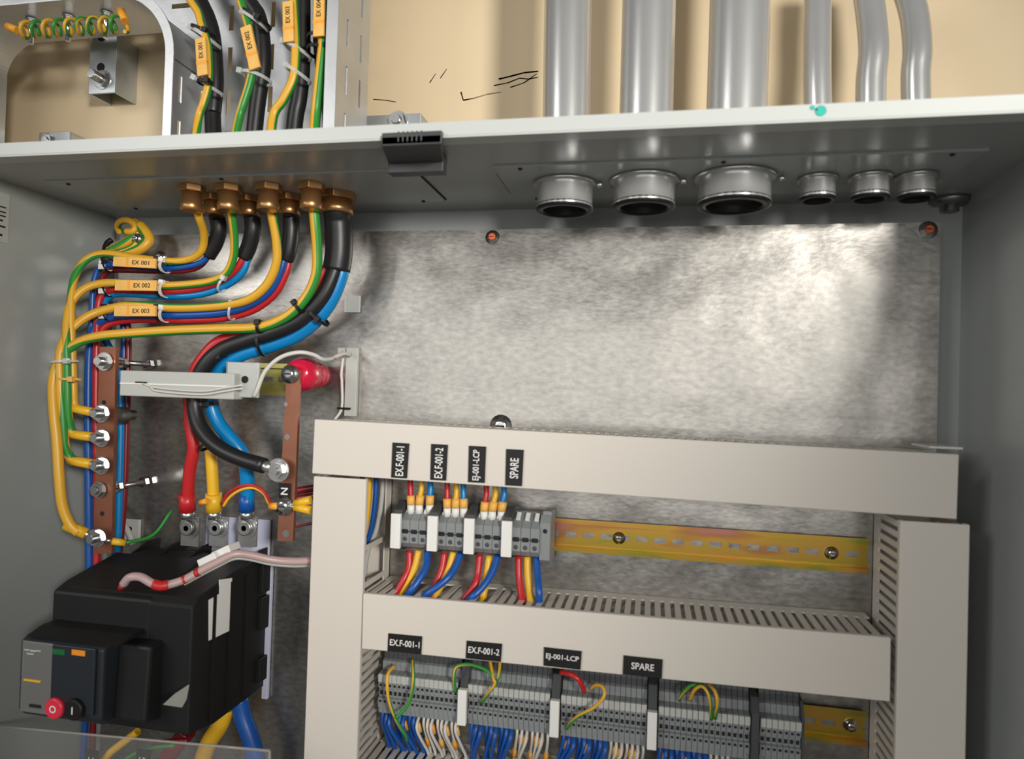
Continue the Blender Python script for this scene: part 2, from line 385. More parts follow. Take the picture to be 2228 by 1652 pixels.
# ------------------------------------------------------------------ upper terminals
ZR = 1.3455
def make_terminal():
    r = empty('terminal_block', (0, 0, 0), '', 'terminal block'); w = .0048
    b = MB(); pr = [(-.006, .017), (-.006, .024), (-.026, .026), (-.041, .0165), (-.047, .012), (-.047, .001), (-.044, 0), (-.047, -.001), (-.047, -.012), (-.041, -.0175), (-.026, -.022), (-.006, -.022)]
    b.prism(pr, -w, w); b.build('housing', m_term, r, bevel=.0004, seg=1)
    h = MB(); h.box((-.0032, -.0474, -.0020), (.0032, -.0458, .0026)); h.build('test_slot', m_hole, r)
    k = MB(); 
    k.lathe((0, -.0466, -.0078), (0, -1, 0), [(0, .0024), (.0006, .0024), (.0006, .0016)], 12, 0); k.build('clamp_screw', m_dterm, r)
    t = MB(); c = V((.0, -.0345, .0222)); t.obox(c, (.0022, 0, 0), (0, -.0040, -.0027), (0, -.0006, .0010)); t.build('marker', m_white, r)
    return r
T1 = make_terminal()
xs1 = []
grp = [('first', 872), ('second', 951), ('third', 1031), ('fourth', 1113)]
first = True
desc = ['beside the vertical duct', 'second from the vertical duct', 'third from the vertical duct', 'at the bare rail end']
for gi, (nm, px) in enumerate(grp):
    x = aY(px, 1160, -.047).x
    for k in range(3):
        loc = (x+.0049+.0099*k, 0, ZR)
        lb = 'small grey terminal block in the three-block set below the %s upright tag' % nm if gi < 3 else 'small grey terminal block in the unwired-above set under the upright SPARE tag'
        if first: T1.location = loc; T1['label'] = lb; T1['group'] = 'terminals under the first upright tag'; first = False; 
        else: copy_tree(T1, loc, lb, 'terminals under the %s upright tag' % nm)
        xs1.append(loc[0])
def make_clamp():
    r = empty('end_clamp', (0, 0, 0), '', 'end clamp')
    MB().prism([(-.006, .017), (-.006, .026), (-.030, .030), (-.048, .022), (-.048, -.018), (-.030, -.024), (-.006, -.022)], -.0046, .0046).build('housing', m_dterm, r, bevel=.0005, seg=1)
    MB().box((-.0055, -.0535, -.0185), (.0055, -.0485, .0185)).build('white_marker', m_white, r, bevel=.0006)
    return r
C1 = make_clamp()
pos = [('nearest the vertical duct', 860), ('between the first and second sets', 940), ('between the second and third sets', 1020), ('just before the spare terminal set', 1102)]
for i, (d, px) in enumerate(pos):
    loc = (aY(px, 1160, -.053).x, 0, ZR+.001); lb = 'end clamp with tall white marker on the upper rail, '+d
    if i == 0: C1.location = loc; C1['label'] = lb
    else: copy_tree(C1, loc, lb)
eb = empty('end_bracket', (aY(1187, 1160, -.04).x, 0, ZR), 'plain grey end bracket closing the upper terminal row at the bare rail', 'end bracket')
bx0 = eb.location.x
MB().prism([(y, z+ZR) for y, z in [(-.006, .017), (-.006, .027), (-.036, .027), (-.044, .018), (-.044, -.02), (-.034, -.027), (-.006, -.027)]], bx0-.0055, bx0+.0055).build('housing', m_term, eb, bevel=.0006)
MB().lathe((bx0, -.0438, ZR+.010), (0, -1, 0), [(0, .0026), (.0006, .0022)], 12).build('clamp_screw', m_hole, eb)
MB().box((bx0-.003, -.04, ZR+.026), (bx0+.006, -.02, ZR+.030)).build('release_tab', m_term, eb)
# wires above
WC = {'red': m_red, 'yellow': m_yel, 'blue': m_lblue, 'dblue': m_blue}
ordn = ['first', 'second', 'third', 'fourth']
top = [[(893, 894, 'red'), (917, 912, 'yellow'), (937, 935, 'blue')], [(973, 973, 'red'), (993, 991, 'yellow'), (1008, 1009, 'blue')], [(1058, 1053, 'red'), (1078, 1071, 'yellow'), (1097, 1091, 'blue')]]
for gi, g3 in enumerate(top):
    for k, (xt, xb, cn) in enumerate(g3):
        dy = gi*7
        a = aY(xt, 1040+dy, -.034); b_ = aY(xt, 1062+dy, -.036); c_ = aY((xt+xb)/2, 1078+dy, -.037); d_ = aY(xb, 1098+dy, -.037); e_ = aY(xb, 1117+dy, -.036)
        r = empty('terminal_wire', c_, '%s wire with yellow marker dropping into the %s upper terminal set' % (cn, ordn[gi]), 'wire')
        MB().tube([a+Vector((0, 0, .03)), a, b_, c_, d_], .0030, 10).build('insulation', WC[cn], r)
        MB().tube([c_, mid(c_, d_), d_], .0046, 8, sub=1).build('marker_sleeve', m_mark, r)
        MB().tube([d_, mid(d_, e_), e_], .0042, 8, sub=1).build('ferrule_collar', m_white, r)
bot = [[((891,1198),(890,1233),(879,1260),(863,1288),(850,1305)), ((911,1198),(902,1236),(888,1267),(877,1290),(866,1308)), ((930,1200),(928,1231),(913,1260),(892,1288),(880,1305))],
       [((967,1202),(962,1236),(949,1269),(938,1288),(930,1305)), ((986,1202),(978,1233),(967,1260),(949,1294),(940,1310)), ((1003,1204),(990,1236),(969,1263),(928,1294),(910,1308))],
       [((1044,1206),(1040,1245),(1034,1272),(1014,1299),(1004,1315)), ((1064,1210),(1060,1245),(1052,1296),(1046,1315)), ((1084,1208),(1071,1245),(1050,1278),(1026,1301),(1012,1316))],
       [((1128,1210),(1129,1254),(1134,1290),(1136,1315)), ((1147,1212),(1148,1254),(1152,1287),(1154,1315)), ((1167,1213),(1170,1254),(1173,1290),(1173,1318))]]
for gi, g3 in enumerate(bot):
    for k, pts in enumerate(g3):
        cn = ('red', 'yellow', 'dblue')[k]; n = len(pts)
        yy = [-.036, (-.040, -.040, -.046)[k], (-.046, -.044, -.056)[k], (-.050, -.048, -.062)[k], -.052][:n]
        if n == 4: yy = [-.036, yy[1], yy[2], -.052]
        ws = [aY(x, y, q) for (x, y), q in zip(pts, yy)]
        t = MB().tube(ws, .0037, 12).build('terminal_wire', WC[cn])
        tag(t, '%s wire curving from the %s upper terminal set down into the middle duct' % ({'dblue': 'dark blue'}.get(cn, cn), ordn[gi]), 'wire')
# ------------------------------------------------------------------ lower terminals
ZL = 1.1745
def make_thin(seg_first=True):
    r = empty('thin_terminal', (0, 0, 0), '', 'terminal block'); w = .00245
    pr = [(-.006, .042), (-.034, .042), (-.036, .037), (-.036, .0295), (-.040, .0285), (-.040, .0195), (-.0505, .0185), (-.0505, .0035), (-.0475, .0025), (-.0475, -.0065), (-.0505, -.0075), (-.0505, -.0175), (-.0475, -.0185), (-.0475, -.024), (-.034, -.027), (-.006, -.027)]
    b = MB(); b.prism(pr[3:14]+[(-.034, -.027), (-.006, -.027), (-.006, .0295)], -w, w); b.prism([(-.006, .042), (-.034, .042), (-.036, .037), (-.036, .0295), (-.006, .0295)], -w, w, 2)  # dark upper deck imitates the shade under the middle duct
    for z in (.0065, -.0105): b.box((-.0013, -.0508, z-.0012), (.0013, -.0504, z+.0012), 1)
    for z in (-.0025,): b.box((-.0016, -.0478, z-.002), (.0016, -.0474, z+.002), 1)
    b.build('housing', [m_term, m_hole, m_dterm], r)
    MB().box((-.0024, -.0525, .0105), (.0024, -.0495, .0186)).build('marker', m_gwhite, r)
    return r
T2 = make_thin()
segs = [(824, 997, 'first', 'beside the vertical duct'), (1019, 1198, 'second', 'after the first white clamp'), (1221, 1408, 'third', 'after the second white clamp'), (1433, 1633, 'fourth', 'after the third white clamp'), (1654, 1744, 'last', 'beside the bare rail')]
first = True; SEG = []
for s0, s1, nm, d in segs:
    ym = 1490+(s0-820)*.09
    xa, xb = aY(s0, ym, -.05).x, aY(s1, ym, -.05).x; n = int((xb-xa)/.0051); pitch = (xb-xa)/n; SEG.append((xa, xb, n, pitch))
    for k in range(n):
        loc = (xa+pitch*(k+.5), 0, ZL); lb = 'thin grey terminal in the %s set of the lower row, %s' % (nm, d); gp = '%s set of thin terminals in the lower row' % nm
        if first: T2.location = loc; T2['label'] = lb; T2['group'] = gp; first = False
        else: copy_tree(T2, loc, lb, gp)
for i, (px, d) in enumerate(((1007, 'first white-marked'), (1208, 'second white-marked'), (1420, 'third white-marked'))):
    x = aY(px, 1530, -.055).x
    r = empty('end_clamp', (x, 0, ZL), 'end clamp of the lower row, %s one counted from the breaker side' % d, 'end clamp')
    MB().prism([(y, z+ZL) for y, z in [(-.006, .040), (-.044, .036), (-.052, .024), (-.052, -.018), (-.044, -.027), (-.006, -.027)]], x-.0044, x+.0044).build('housing', m_dterm, r, bevel=.0005, seg=1)
    MB().box((x-.0046, -.0595, ZL-.0215), (x+.0046, -.053, ZL+.0150)).build('white_marker', m_white, r, bevel=.0006)
x = aY(1644, 1570, -.055).x
r = empty('end_clamp', (x, 0, ZL), 'dark grey end clamp without marker between the fourth and last lower sets', 'end clamp')
MB().prism([(y, z+ZL) for y, z in [(-.006, .040), (-.046, .036), (-.056, .024), (-.056, -.020), (-.046, -.030), (-.006, -.030)]], x-.0035, x+.0035).build('housing', m_dterm, r, bevel=.0005, seg=1)
x = aY(1748, 1570, -.05).x
tag(MB().prism([(y, z+ZL) for y, z in [(-.006, .036), (-.040, .034), (-.050, .020), (-.050, -.020), (-.040, -.028), (-.006, -.028)]], x-.0013, x+.0013).build('end_plate', m_dterm), 'thin dark end plate closing the lower terminal row', 'end plate')
# wires under the lower row, into the lowest duct
def lower_wires():
    for si, (xa, xb, n, pitch) in enumerate(SEG):
        nm = segs[si][2]
        nb = n//2+ (1 if si else 0)
        lean = (.012, -.010, -.014, -.012, .0)[si]
        for k in range(n):
            x = xa+pitch*(k+.5)
            if si < 4: blue = k < nb; m = m_blue if blue else m_wwire; cn = 'blue' if blue else 'white'
            else: cn = ('white', 'red', 'red', 'orange', 'white', 'white', 'red', 'white')[k % 8]; m = {'white': m_wwire, 'red': m_red, 'orange': m_oran}[cn]
            if si == 3 and not (k < nb) and k > n-4: continue
            dx = lean*(0.4+.8*(k % 3)/3)+random.uniform(-.003, .003); yo = -.040-.012*((k*7) % 3)/3
            p = [(x, -.040, ZL-.024), (x, yo-.002, ZL-.034), (x+dx*.5, yo+.004, ZL-.050), (x+dx, -.028+(yo+.04)*.4, ZL-.070), (x+dx*1.1, -.030, ZL-.090)]
            o = empty('control_wire', p[0], '%s control wire dropping from the %s lower terminal set into the lowest duct' % (cn, nm), 'wire', '%s wires below the %s lower set' % (cn, nm))
            MB().tube(p, 0.0023 if cn == 'blue' else .0016, 8, sub=3).build('insulation', m, o)
            if cn != 'blue' or k % 4 == 1:
                zz = 0 if (k % 3) else .022
                a, b = V(p[1]) if zz == 0 else V(p[2]), V(p[2]) if zz == 0 else V(p[3])
                a = a+(V(p[0])-a)*.35 if zz == 0 else a
                MB().tube([a, a+(b-a)*.5], .0026, 8, sub=1).build('marker_sleeve', m_oran if k % 2 else m_mark, o)
lower_wires()
loops = [('green and yellow earth jumper looping over the first lower terminals toward the duct', .0014, [(858,1449,-.05),(844,1468,-.062),(843,1500,-.066),(848,1530,-.066),(863,1568,-.064),(882,1600,-.06),(886,1612,-.052)], 0),
 ('green earth jumper hanging beside the black tag of the first lower set', .0015, [(897,1436,-.045),(899,1459,-.058),(899,1487,-.063),(895,1515,-.064),(882,1542,-.066),(861,1563,-.068)], 1),
 ('green and yellow earth jumper arching over the first white clamp of the lower row', .0014, [(991,1506,-.054),(988,1474,-.06),(993,1451,-.058),(1018,1446,-.058),(1046,1453,-.06),(1065,1464,-.062),(1074,1480,-.064)], 1),
 ('yellow-green earth jumper crossing the second lower marker strip to its sockets', .0014, [(1066,1436,-.05),(1073,1474,-.064),(1077,1487,-.066),(1065,1506,-.064),(1048,1530,-.054)], 0),
 ('short yellow-green earth jumper just under the second wide black tag', .0013, [(1088,1438,-.05),(1086,1468,-.060),(1080,1489,-.062)], 0),
 ('yellow-green earth jumper curling down across the third lower set', .0014, [(1284,1499,-.05),(1297,1491,-.056),(1312,1496,-.062),(1314,1516,-.066),(1292,1540,-.066),(1262,1556,-.064),(1243,1572,-.060),(1233,1586,-.052)], 0),
 ('green earth jumper arching above the fourth lower marker strip', .0014, [(1478,1524,-.045),(1488,1504,-.054),(1506,1491,-.056),(1528,1490,-.05)], 1),
 ('yellow earth jumper arch over the fourth lower set, inner of two', .0014, [(1501,1524,-.046),(1510,1503,-.056),(1525,1493,-.06),(1538,1504,-.063),(1546,1529,-.063),(1548,1566,-.052)], 0),
 ('yellow-green earth jumper over the fourth lower set, outer of two', .0014, [(1540,1489,-.05),(1555,1504,-.06),(1561,1529,-.063),(1556,1564,-.053)], 0)]
for lb, r, pts, gsel in loops:
    tag(MB().tube(P(*pts), r*1.25, 8, green=(60, 240) if not gsel else (-60, 250), tw=200).build('earth_jumper', [m_gyy if not gsel else m_gyy, m_gyg]), lb, 'wire')
tag(MB().tube(P((1220,1463,-.055),(1245,1469,-.062),(1262,1484,-.062),(1271,1506,-.054)), .0026, 10).build('red_jumper', m_red), 'short red wire arching under the third wide black tag', 'wire')
# ------------------------------------------------------------------ name tags
def name_tag(c4, s, vertical, label):
    pts = [aY(x, y, -.0806) for x, y in c4]; c = sum(pts, Vector())/4
    r = empty('name_tag', c, label, 'label plate'); mb = MB()
    back = [p+Vector((0, 0, 0)) for p in pts]; fr = [p+Vector((0, -.0012, 0)) for p in pts]
    mb.add(back+fr, [(4, 5, 6, 7), (0, 1, 5, 4), (1, 2, 6, 5), (2, 3, 7, 6), (3, 0, 4, 7), (3, 2, 1, 0)])
    mb.build('plate', m_black, r)
    wv = (pts[1]-pts[0]+pts[2]-pts[3])/2; hv = (pts[0]-pts[3]+pts[1]-pts[2])/2; c = c+Vector((0, -.0013, 0))
    if vertical: text(s, wv.length*.50, c-hv*.02, hv, -wv, m_white, r, width=hv.length*(.84 if len(s) > 6 else .56))
    else: text(s, hv.length*.36, c+hv*.02, wv, hv, m_white, r, width=wv.length*(.88 if len(s) > 6 else .58))
name_tag([(855,963),(891,965),(886,1041),(852,1039)], 'EX.F-001-1', True, 'upright black name tag reading EX.F-001-1 on the upper duct')
name_tag([(939,966),(975,968),(971,1046),(937,1044)], 'EX.F-001-2', True, 'upright black name tag reading EX.F-001-2 on the upper duct')
name_tag([(1021,970),(1058,972),(1055,1051),(1019,1049)], 'EJ-001-LCP', True, 'upright black name tag third from the duct corner, above the third terminal set')
name_tag([(1102,977),(1140,979),(1136,1058),(1100,1056)], 'SPARE', True, 'upright black name tag reading SPARE on the upper duct')
name_tag([(846,1378),(919,1385),(917,1424),(844,1416)], 'EX.F-001-1', False, 'wide black name tag reading EX.F-001-1 on the middle duct')
name_tag([(1016,1394),(1093,1401),(1090,1440),(1014,1432)], 'EX.F-001-2', False, 'wide black name tag reading EX.F-001-2 on the middle duct')
name_tag([(1184,1408),(1266,1417),(1263,1457),(1183,1448)], 'EJ-001-LCP', False, 'wide black name tag on the middle duct above the red jumper')
name_tag([(1357,1426),(1442,1435),(1440,1476),(1355,1467)], 'SPARE', False, 'wide black name tag reading SPARE on the middle duct')
# ================================================================== cable glands
def gland(name_lb, px, py, r, h, Y=None):
    c = aZ(px, py, ZC-.002)
    g = empty('cable_gland', c, name_lb, 'cable gland')
    MB().hexnut(c, (0, 0, -1), r*1.12, .007).build('lock_nut', m_brass, g, bevel=.0006)
    MB().lathe(c+Vector((0, 0, -.007)), (0, 0, -1), [(0, r*.82), (h-.009, r*.82), (h-.008, r*.9), (h-.001, r*.9), (h, r*.8)], 24).build('body', m_brass, g)
    return c
gE = [gland('small brass gland of the earth wire, %s' % d, x, y, .0125, .020) for x, y, d in
      ((418, 405, 'nearest the cabinet side panel'), (498, 404, 'second from the side panel'), (585, 402, 'third from the side panel'), (678, 400, 'fourth, beside the thickest black cable'))]
gC = [gland('brass gland of the %s' % d, x, y, r, .015) for x, y, r, d in
      ((467, 426, .0135, 'black cable nearest the cabinet side panel'), (543, 428, .0135, 'second black cable from the side panel'), (630, 425, .0135, 'third black cable from the side panel'), (734, 422, .0195, 'thickest black cable'))]
# ------------------------------------------------------------------ earth wires (outside, through gland, to bar)
def earth_wire(lb, r, outp, gi, inp, co, ci, hw, lug):
    c = gE[gi]; o = empty('earth_wire', c, lb, 'earth wire')
    pts = [aY(x, y, -.092) for x, y in outp]
    top0 = pts[0]+(pts[0]-pts[1]).normalized()*.12
    allp = [top0]+pts+[c+Vector((0, 0, .02)), c+Vector((0, 0, -.018))]+[aY(*q) for q in inp]
    n0 = len(outp)+3; cen = [(0, co), (len(outp), co)]+[(n0+i, d) for i, d in ci]
    MB().tube(allp, r, 18, green=(-hw, hw), cen=cen).build('insulation', [m_gyy, m_gyg], o)
    if lug:
        a, b = aY(*lug[0]), aY(*lug[1]); d = (b-a).normalized()
        L = MB(); L.tube([a-d*.012, a, b-d*.009], r*1.15, 10, sub=1); L.build('yellow_sleeve', m_yel, o)
        L = MB(); L.cyl(a+(b-a)*.35, b-d*.004, r*.85); L.lathe(b+Vector((0, .0005, 0)), (0, -1, 0), [(0, r*1.7), (.0015, r*1.7)], 20, 0, False); L.build('lug', m_tin, o)
    return o
YB_ = -.085
earth_wire('striped earth wire from the first gland to the topmost yellow lug of the copper bar', .0043,
  [(414,0),(431,27),(438,53),(446,78),(452,100),(454,127),(455,163),(451,196),(442,227),(431,262)], 0,
  [(426,440,-.092),(432,470,-.085),(442,500,-.07),(444,525,-.06),(437,548,-.055),(415,563,-.052),(375,569,-.052),(300,562,-.054),(240,552,-.058),(205,556,-.064),(178,575,-.072),(160,612,-.080),(155,660,-.084),(155,720,-.086),(158,790,-.086),(160,850,-.086),(162,880,-.085),(172,891,-.085)], -120, [(0,90),(3,110),(4,170),(6,270),(10,270),(12,450),(14,420),(17,450)], 68, ((172,891,-.085),(216,900,-.082)))
earth_wire('striped earth wire from the second gland to the second yellow lug of the copper bar', .0045,
  [(523,0),(534,34),(545,80),(549,145),(543,182),(529,227),(519,262)], 1,
  [(499,440,-.09),(506,480,-.08),(510,520,-.07),(508,560,-.062),(492,595,-.058),(460,612,-.056),(400,620,-.056),(340,622,-.056),(280,617,-.056),(225,616,-.064),(185,628,-.074),(158,655,-.082),(146,695,-.088),(145,760,-.092),(147,850,-.092),(149,905,-.090),(155,938,-.087),(172,947,-.085)], 300, [(0,285),(4,280),(5,270),(8,270),(9,200),(12,180),(13,300),(15,330),(17,200)], 66, ((172,947,-.085),(216,953,-.082)))
earth_wire('striped earth wire from the third gland to the third yellow lug of the copper bar', .0049,
  [(638,0),(643,91),(643,127),(638,172),(616,218),(594,256)], 2,
  [(586,440,-.088),(594,480,-.08),(602,530,-.072),(601,575,-.066),(580,620,-.062),(545,650,-.06),(500,663,-.058),(440,669,-.056),(370,670,-.056),(290,664,-.058),(230,674,-.064),(185,692,-.076),(150,725,-.086),(132,765,-.094),(130,820,-.095),(136,900,-.094),(141,965,-.092),(152,996,-.088),(172,1005,-.085)], 240, [(0,250),(3,210),(4,130),(6,90),(9,90),(10,170),(12,230),(14,230),(16,340),(18,210)], 66, ((172,1005,-.085),(216,1013,-.082)))
earth_wire('thickest striped earth wire, outermost loop, bolted lowest on the copper bar', .0054,
  [(703,0),(703,91),(700,127),(696,163),(690,218),(686,260)], 3,
  [(681,440,-.090),(686,490,-.085),(690,550,-.078),(687,600,-.074),(665,648,-.072),(625,688,-.072),(565,712,-.072),(480,716,-.072),(390,719,-.073),(290,725,-.076),(210,733,-.082),(160,752,-.088),(130,785,-.094),(116,830,-.098),(117,890,-.1),(124,960,-.1),(129,1040,-.1),(136,1100,-.098),(152,1140,-.094),(172,1160,-.09)], 290, [(0,285),(4,285),(6,270),(10,262),(12,300),(13,235),(14,180),(16,90),(18,110)], 62, ((165,1152,-.09),(205,1170,-.083)))
# ------------------------------------------------------------------ black cables with coloured cores
def power_cable(lb, r, outp, gi, inp, cores):
    c = gC[gi]; o = empty('power_cable', c, lb, 'cable')
    pts = [aY(x, y, -.062) for x, y in outp]; top0 = pts[0]+(pts[0]-pts[1]).normalized()*.12
    MB().tube([top0]+pts+[c+Vector((0, 0, .02)), c+Vector((0, 0, -.012))]+[aY(*q) for q in inp], r, 18).build('jacket', m_rub, o)
    for nm, m, rr, pp in cores: MB().tube([aY(*q) for q in pp], rr, 12).build(nm, m, o)
    return o
power_cable('first black power cable from the side panel, its cores passing under the topmost marker', .0088,
  [(434,0),(451,36),(462,76),(467,127),(469,182),(464,236),(463,262)], 0,
  [(471,470,-.056),(476,500,-.052),(468,530,-.048),(452,556,-.046)],
  [('blue_core', m_blue, .0034, [(460,545,-.048),(440,570,-.047),(400,581,-.046),(340,584,-.045),(260,576,-.045),(222,580,-.048),(205,610,-.05),(200,680,-.05),(196,760,-.05),(193,900,-.05),(193,1100,-.05),(194,1300,-.05),(190,1480,-.05),(184,1600,-.05),(180,1700,-.05),(178,1900,-.05)]),
   ('red_core', m_dred, .0034, [(458,550,-.044),(436,578,-.042),(400,589,-.041),(340,590,-.041),(260,588,-.041),(232,594,-.041),(218,620,-.042),(212,690,-.042),(210,760,-.042),(208,900,-.042),(209,1100,-.042),(208,1300,-.042),(206,1480,-.042),(202,1600,-.042),(200,1700,-.042),(198,1900,-.042)])])
power_cable('second black power cable from the side panel, with red and blue cores', .0088,
  [(540,0),(562,36),(571,91),(572,145),(564,200),(556,262)], 1,
  [(548,470,-.056),(550,500,-.054),(542,535,-.05),(530,562,-.048)],
  [('red_core', m_red, .0040, [(532,555,-.052),(515,585,-.052),(480,612,-.051),(430,628,-.05),(370,634,-.05),(290,632,-.05),(240,632,-.05),(218,650,-.052),(212,690,-.054),(210,760,-.056),(209,900,-.056),(211,1080,-.056),(210,1290,-.056)]),
   ('blue_core', m_lblue, .0040, [(540,560,-.048),(528,592,-.048),(495,620,-.047),(440,640,-.046),(370,645,-.046),(290,640,-.046),(246,642,-.046),(226,664,-.046),(222,720,-.044),(240,760,-.036),(262,800,-.03),(263,900,-.03),(262,1000,-.03),(256,1200,-.03)])])
power_cable('third black power cable from the side panel, with blue and red cores', .0088,
  [(658,0),(658,91),(656,163),(650,218),(642,262)], 2,
  [(633,470,-.056),(633,510,-.054),(628,545,-.052),(622,565,-.050)],
  [('blue_core', m_blue, .0045, [(620,555,-.054),(610,590,-.054),(585,635,-.053),(540,665,-.052),(480,681,-.051),(400,686,-.05),(300,686,-.05),(245,690,-.052),(212,706,-.054),(198,740,-.056),(193,800,-.056),(192,950,-.056),(194,1150,-.056),(195,1300,-.056)]),
   ('red_core', m_red, .0040, [(630,560,-.048),(622,595,-.048),(598,640,-.047),(550,676,-.046),(485,693,-.045),(400,697,-.045),(300,696,-.045),(250,702,-.046),(224,716,-.05),(212,750,-.052),(208,810,-.054)]),
   ('yellow_core', m_yel, .0035, [(611,560,-.044),(604,590,-.044),(575,638,-.044),(530,668,-.044),(470,684,-.044)])])
o4 = power_cable('thickest black power cable, nearest the conduits, feeding the breaker and neutral bar', .0150,
  [(712,-5),(712,91),(718,163),(726,218),(732,262)], 3,
  [(736,480,-.056),(738,520,-.054),(737,555,-.053),(732,588,-.052)],
  [('red_core', m_red, .0068, [(718,575,-.050),(706,600,-.050),(680,640,-.048),(640,680,-.046),(590,710,-.046),(520,730,-.048),(475,745,-.052),(445,775,-.054),(424,810,-.054),(413,860,-.052),(414,920,-.050),(421,975,-.048),(412,1030,-.044),(408,1108,-.036)]),
   ('black_core', m_rub, .0086, [(732,570,-.056),(724,600,-.058),(700,648,-.06),(655,695,-.062),(600,722,-.064),(540,740,-.066),(490,758,-.07),(455,785,-.074),(432,825,-.074),(424,880,-.074),(436,930,-.076),(470,970,-.078),(520,997,-.08),(575,1014,-.082)]),
   ('blue_core', m_lblue, .0080, [(745,580,-.052),(740,605,-.052),(722,650,-.052),(690,695,-.052),(645,730,-.052),(590,752,-.054),(530,770,-.058),(490,795,-.06),(465,835,-.058),(460,880,-.056),(474,920,-.054),(502,955,-.052),(528,990,-.048),(538,1040,-.042),(537,1112,-.036)]),
   ('yellow_core', m_yel, .0066, [(600,735,-.044),(540,752,-.046),(495,772,-.048),(460,800,-.048),(440,850,-.046),(444,910,-.044),(456,960,-.042),(462,1030,-.04),(466,1112,-.036)])])
MB().tube(P((568,1012,-.082),(592,1019,-.083)), .0060, 14).build('lug_barrel', m_tin, o4)
lg = MB(); c = aY(607, 1023, -.083); lg.lathe(c, (0, -1, 0), [(0, .0125), (.002, .0125)], 22, 0, False); lg.lathe(c+V((0, -.002, 0)), (0, -1, 0), [(0, .0100), (.0015, .0100)], 22, 0, False); lg.hexnut(c+V((0, -.0035, 0)), (0, -1, 0), .0085, .004); lg.cyl(c+V((0, -.0075, 0)), c+V((0, -.011, 0)), .0042, 14)
lg.build('ring_lug', m_tin, o4)
for i, (px, m) in enumerate(((408, m_red), (466, m_yel), (537, m_blue))):
    MB().tube(P((px-1, 1075, -.039), (px, 1112, -.036)), .0092 if i < 2 else .0086, 14, sub=1).build('heat_shrink', m, o4)
    MB().tube(P((px, 1112, -.036), (px+2, 1128, -.035)), .0075, 14, sub=1).build('lug_barrel', m_tin, o4)
# ------------------------------------------------------------------ yellow cable markers
def marker(c0, c1, Y, hw, label, s, name='cable_marker', flip=False):
    a, b = aY(*c0, Y), aY(*c1, Y); u = (b-a); L = u.length; u.normalize(); v = Vector((0, -1, 0)).cross(u)
    if v.dot(Z_) < 0 and abs(u.x) > .5: v = -v
    o = empty(name, mid(a, b), label, 'cable marker')
    m = MB(); m.obox(mid(a, b), u*L/2, Vector((0, .0016, 0)), v*hw); m.build('carrier', m_mark, o, bevel=.0004)
    k = MB(); k.obox(a+u*L*.34, u*.0016, Vector((0, .0018, 0)), v*hw*1.02); k.build('divider', m_oran, o)
    if s:
        up = v; rt = Vector((0, -1, 0)).cross(v)*-1
        rt = v.cross(Vector((0, -1, 0)))
        text(s, hw*.85, a+u*L*.66+Vector((0, -.0019, 0)), rt if rt.dot(u) > 0 else u, v if rt.dot(u) > 0 else v, m_hole, o, width=L*.4)
marker((248,569), (340,574), -.066, .0056, 'yellow cable marker on the topmost horizontal bundle', 'EX 001')
marker((252,621), (342,622), -.068, .0060, 'yellow cable marker on the middle horizontal bundle', 'EX 002')
marker((250,677), (340,677), -.070, .0060, 'yellow cable marker on the lowest horizontal bundle', 'EX 003')
marker((442,165), (437,84), -.100, .0062, 'yellow cable marker on the first earth wire above the cabinet', 'EX 001')
marker((556,150), (535,58), -.100, .0062, 'tilted yellow cable marker on the second earth wire above the cabinet', 'EX 002')
marker((629,92), (627,4), -.100, .0060, 'yellow cable marker on the third earth wire above the cabinet', 'EX 003')
marker((694,80), (695,-12), -.101, .0060, 'yellow cable marker on the fourth earth wire, near the tray edge', 'EX 004')
# ------------------------------------------------------------------ cable ties
def tie(px, py, Y, rw, rd, ang, m, label, hd=(1, 0), hr=.0016, w=.0017):
    c = aY(px, py, Y); a = R_(ang); u = Vector((math.cos(a), 0, math.sin(a)))   # u: across bundle, width axis
    o = empty('cable_tie', c, label, 'cable tie'); vs = []; N = 28; d = Vector((0, 1, 0)); t = u.cross(d)
    b = MB(); rg = []
    for k in range(N):
        th = 2*math.pi*k/N; n = u*math.cos(th)*1+d*math.sin(th)*1
        p = c+u*(rw*math.cos(th))+d*(rd*math.sin(th))
        rg.append([p-n*.0006-t*w, p+n*.0006-t*w, p+n*.0006+t*w, p-n*.0006+t*w])
    vs = [q for r in rg for q in r]
    fs = [(k*4+j, k*4+(j+1) % 4, ((k+1) % N)*4+(j+1) % 4, ((k+1) % N)*4+j) for k in range(N) for j in range(4)]
    b.add(vs, fs); b.build('strap', m, o)
    hp = c+u*(rw*hd[0]*.75)+Vector((0, -rd*.8, 0))
    MB().obox(hp, u*.0030, Vector((0, .0026, 0)), t*.0030).build('head', m, o, bevel=.0006)
    return o
for y0, nm, Y, rd, w_ in ((577, 'topmost', -.050, .0105, .0078), (628, 'middle', -.052, .0105, .0092), (682, 'lowest', -.052, .0105, .0092)):
    tie(238, y0, Y, w_, rd, 90, m_black, 'black cable tie on the %s bundle, at the side-panel end of its marker' % nm)
    tie(233, y0-2, Y, w_, rd, 95, m_white, 'white cable tie on the %s bundle, at the side-panel end of its marker' % nm, hd=(-.8, 0))
    tie(352, y0+1, Y, w_, rd, 90, m_black, 'black cable tie on the %s bundle, at the gland end of its marker' % nm)
    tie(361, y0+2, Y, w_, rd, 84, m_white, 'white cable tie on the %s bundle, at the gland end of its marker' % nm, hd=(1, 0))
tie(487, 619, -.054, .0098, .0085, 60, m_frost, 'clear cable tie where the second bundle starts to bend', hd=(1, 0), w=.0012)
tie(508, 676, -.053, .0108, .0085, 78, m_frost, 'clear cable tie where the third bundle starts to bend', hd=(1, 0), w=.0012)
tie(651, 668, -.072, .0070, .0066, 128, m_black, 'black cable tie around the thick earth wire at the big bend')
